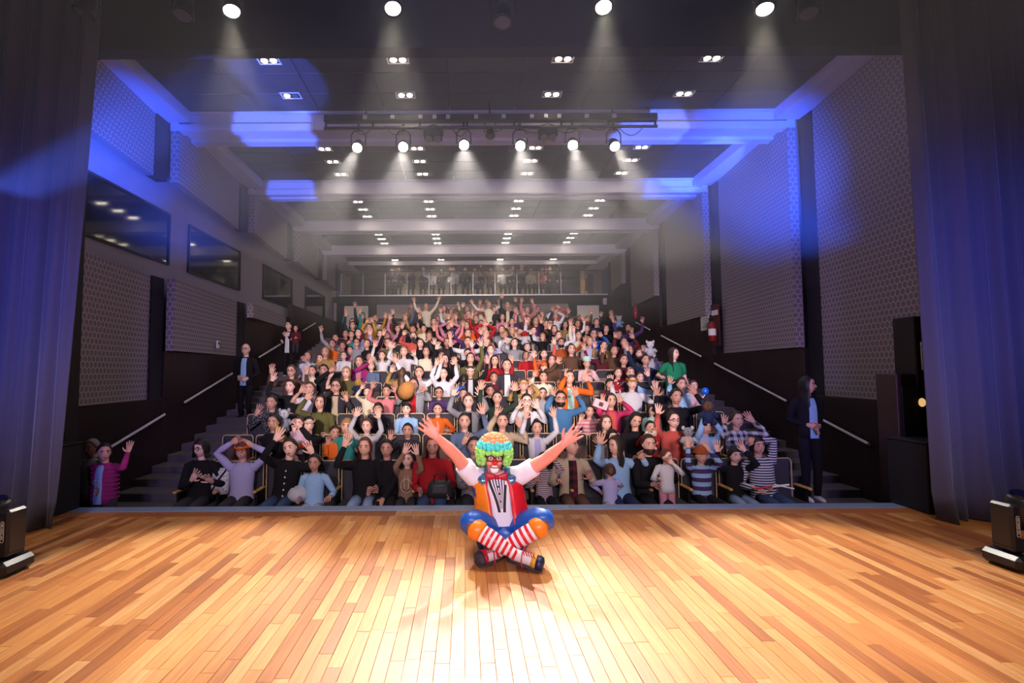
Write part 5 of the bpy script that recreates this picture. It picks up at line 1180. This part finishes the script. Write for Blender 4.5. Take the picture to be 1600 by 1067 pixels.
def shoe(a, toe, navy):
    d = (toe - a); ln = d.length; d.normalize(); up_ = Vector((0, -.35, 1)); up_ = (up_ - d * up_.dot(d)).normalized()
    P_ = [a - d * .05, a - d * .02, a + d * .04, a + d * ln * .55, a + d * ln * .8, a + d * ln]
    b = MB(); b.tube(P_[:5], [(.030, .034), (.046, .044), (.046, .044), (.042, .048), (.042, .052)], 14, flat=(up_, 1.0)); sh_ = cb(b, 'shoe', M_shoe)
    b = MB(); b.tube([a + d * ln * .62, a + d * ln * .74, a + d * ln * .82], [(.045, .052), (.047, .056), (.046, .056)], 14, flat=(up_, 1.0)); cb(b, 'yellow_vamp', M_shoey if navy else M_cred, sh_)
    b = MB(); b.tube([a + d * ln * .80, a + d * ln * .92, a + d * ln * 1.05, a + d * ln * 1.10], [(.048, .058), (.050, .064), (.044, .054), (.02, .03)], 14, flat=(up_, 1.0)); cb(b, 'toe_cap', M_shoen if navy else M_sole, sh_)
    b = MB(); q = -up_ * .042; b.tube([P_[0] + q, a + d * ln * .3 + q, a + d * ln * .8 + q, a + d * ln * 1.08 + q], [(.012, .040), (.014, .048), (.014, .060), (.012, .046)], 12, flat=(up_, 1.0)); cb(b, 'sole', M_sole, sh_)
    sd = d.cross(up_).normalized()
    for k in range(5):
        c = a + d * (.05 + k * ln * .10) + up_ * .047; b = MB(); b.tube([c - sd * .028, c + up_ * .006, c + sd * .028 + d * .02], .0042, 5); cb(b, 'lace', M_lace, sh_)
    c = a + d * .05 + up_ * .05
    for sg in (-1, 1):
        b = MB(); b.tube([c, c + sd * sg * .035 + up_ * .02, c + sd * sg * .055 - up_ * .03 + Vector((0, -.02, -.03)), c + sd * sg * .03 + Vector((0, -.04, -.09))], .0045, 5); cb(b, 'lace_bow', M_lace, sh_)
ta = ca(846, 890, 3.93); ta.z = .055; shoe(A[-1], ta, True)
tb = ca(748, 884, 4.02); tb.z = .06; shoe(A[1], tb, False)
# ------------------------------------------------------------------ things held or lying about the audience
M_bag = mat('dark_leather', '#2b2a2c', .45)
p = at(688, 762, 6.52); t = tag(empty('handbag', p - Vector((0, 0, .11))), 'dark grey handbag on the lap of the red top', 'handbag')
b = MB(); b.tube([(0, 0, 0), (0, 0, .06), (0, 0, .16), (0, 0, .20)], [(.07, .17), (.085, .175), (.065, .15), (.03, .12)], 14, flat=((0, 1, 0), 1.0)); b.build('bag_body', M_bag, t, smooth=True)
b = MB(); b.tube([(-.08, -.03, .19), (-.07, -.05, .27), (0, -.06, .31), (.07, -.05, .27), (.08, -.03, .19)], .010, 6); b.build('handle', M_bag, t, smooth=True); MB().box((0, -.09, .10), (.20, .02, .09), bev=.01).build('front_pocket', M_bag, t)
p = at(344, 750, 6.95); t = tag(empty('tote_bag', p - Vector((0, 0, .18))), 'white patterned bag between black top and lilac turtleneck', 'bag')
b = MB(); b.tube([(0, 0, 0), (0, 0, .1), (0, 0, .3), (0, 0, .34)], [(.05, .12), (.07, .13), (.05, .13), (.02, .12)], 12, flat=((0, 1, 0), 1.0)); b.build('bag_body', st('spots', 'white', 'grey', 60), t, smooth=True); b = MB(); b.tube([(-.10, -.05, .02), (0, -.08, .18), (.10, -.03, .33)], .012, 6); b.build('strap', fab('black'), t)
p = at(466, 770, 6.6); t = tag(empty('folded_jacket', p - Vector((0, 0, .1))), 'crumpled pale grey jacket on the lap of black cardigan', 'jacket')
b = MB(); V, F = ellipsoid((0, 0, .08), (.13, .12, .10), 16, 10); rj = random.Random(2); V = [(x * (1 + .12 * math.sin(z * 70 + x * 40)), y_ * (1 + .1 * math.sin(x * 60)), z * (1 + .1 * math.sin(y_ * 55 + x * 30))) for x, y_, z in V]; b.add(V, F); b.build('cloth', fab('ltgrey'), t, smooth=True)
# striped rattle toy and ribbon
t = tag(empty('paper_ribbon', at(455, 690, 7.3)), 'long yellow and red paper ribbon stretched from the mouth to a hand', 'ribbon'); o0 = t.location
pts = [at(430, 663, 7.35) - o0, at(440, 678, 7.3) - o0, at(452, 692, 7.25) - o0, at(470, 697, 7.2) - o0, at(487, 693, 7.15) - o0]
b = MB(); b.tube(pts[:4], [(.004, .03)] * 4, 6); b.build('yellow_length', fab('yellow'), t); b = MB(); b.tube(pts[3:], [(.004, .03)] * 2, 6); b.build('red_length', fab('red'), t)
# brown hat held in front of the grey cardigan
p = at(636, 608, 9.15); t = tag(empty('brown_hat', p), 'big brown cone hat held up before the grey cardigan', 'hat'); q = Matrix.Rotation(.6, 4, 'Y') @ Matrix.Rotation(.9, 4, 'X')
b = MB(); b.tube([(0, 0, -.14), (0, 0, 0), (0, 0, .14)], [.17, .14, .09], 16, mat=q); b.build('crown', mat('felt_brown', '#a9743c', .9), t, smooth=True); b = MB(); b.tube([(0, 0, -.16), (0, 0, -.135)], .155, 16, mat=q); b.build('opening', M_cblack, t)
# balloon
p = at(1102, 611, 9.1); t = tag(empty('balloon', p), 'small round blue balloon on a stick near right aisle', 'balloon'); b = MB(); b.ell((0, 0, 0), (.06, .06, .064), 14, 10); b.build('globe', mat('balloon_blue', '#1a6ae0', .25), t, smooth=True)
b = MB(); b.tube([(-.01, 0, -.06), (-.12, .0, -.24)], .008, 6); b.build('stick', M_paper, t)
# paper box, doll, plush toys
p = at(937, 634, 8.55); t = tag(empty('paper_box', p), 'pale pink paper box held up by the pink striped top', 'box'); q = Matrix.Rotation(.35, 4, 'Y'); MB().box((0, 0, .03), (.24, .10, .14), bev=.006, mat=q).build('box_body', fab('ltpink'), t); MB().box((0, -.053, .03), (.07, .005, .07), mat=q).build('printed_badge', fab('brown'), t)
def plush(u, v, y, s, c, lab, c2=None):
    p = at(u, v, y); t = tag(empty('plush_toy', p - Vector((0, 0, .12 * s))), lab, 'toy', 'plush toys in the audience')
    b = MB(); b.ell((0, 0, .07 * s), (.07 * s, .06 * s, .08 * s), 10, 8); b.build('toy_body', fab(c), t, smooth=True)
    b = MB(); b.ell((0, -.01, .19 * s), (.062 * s, .058 * s, .06 * s), 10, 8); b.ell((0, -.06 * s, .18 * s), (.025 * s, .022 * s, .02 * s), 8, 6); b.build('toy_head', fab(c2 or c), t, smooth=True)
    for k in (-1, 1):
        b = MB(); b.ell((k * .055 * s, 0, .24 * s), (.022 * s, .014 * s, .026 * s), 8, 6); b.build('ear', fab(c), t, smooth=True)
        b = MB(); b.tube([(k * .05 * s, -.01, .12 * s), (k * .10 * s, -.03, .07 * s)], [.026 * s, .02 * s], 7); b.build('arm', fab(c), t, smooth=True)
        b = MB(); b.tube([(k * .04 * s, -.02, .02 * s), (k * .06 * s, -.07, -.01 * s)], [.03 * s, .026 * s], 7); b.build('leg', fab(c), t, smooth=True)
        b = MB(); b.ell((k * .022 * s, -.062 * s, .205 * s), (.007 * s, .006 * s, .007 * s), 6, 5); b.build('eye', M_eyed, t)
plush(444, 656, 8.2, 1.3, 'grey', 'fluffy grey plush toy between dark shirt and toddler', 'ltgrey'); plush(1075, 684, 7.5, 1.2, 'ltgrey', 'silver grey plush poodle beside the coral top', 'grey'); plush(1016, 688, 7.45, .9, 'cream', 'cream plush toy held by the crimson toddler'); plush(560, 604, 10.2, 1.2, 'navy', 'doll with blue trousers and yellow hair beside olive shirt', 'yellow')
plush(1106, 644, 7.7, 1.3, 'navy', 'dark doll lifted overhead by pale blue shirt', 'brown'); plush(967, 502, 18.95, 1.6, 'ltblue', 'pale plush toy held before the rear doorway', 'cream'); plush(820, 527, 14.1, 1.4, 'ltgrey', 'light grey toy in a red cap among upper rows', 'red'); plush(1016, 545, 12.0, 1.4, 'ltgrey', 'mottled grey plush toy at the right end of upper rows', 'white')
t = tag(empty('foam_sticks', at(1205, 760, 6.5)), 'pink and white sticks across the striped top\'s lap', 'sticks'); b = MB(); b.tube([(-.22, 0, -.03), (.08, -.02, .02)], .012, 6); b.build('pink_stick', fab('hotpink'), t); b = MB(); b.tube([(.0, -.02, .0), (.2, -.04, .03)], .012, 6); b.build('white_stick', M_paper, t); b = MB(); b.tube([(.02, -.03, .03), (.26, -.04, -.02)], .01, 6); b.build('white_stick', M_paper, t)
# ------------------------------------------------------------------ haze volume
hm = bpy.data.materials.new('theatre_haze'); hm.use_nodes = True; N = hm.node_tree.nodes; L = hm.node_tree.links
for n in list(N):
    if n.type != 'OUTPUT_MATERIAL': N.remove(n)
vs = N.new('ShaderNodeVolumeScatter'); vs.inputs['Density'].default_value = HAZE; vs.inputs['Anisotropy'].default_value = .2; vs.inputs['Color'].default_value = (.95, .95, 1, 1)
L.new(vs.outputs[0], N['Material Output'].inputs['Volume'])
hz = MB().box((.35, 11.3, 4.55), (11.6, 25.4, 3.32)).build('haze', hm); hz['kind'] = 'stuff'; hz['label'] = 'thin stage smoke drifting through the whole hall'; hz['category'] = 'haze'
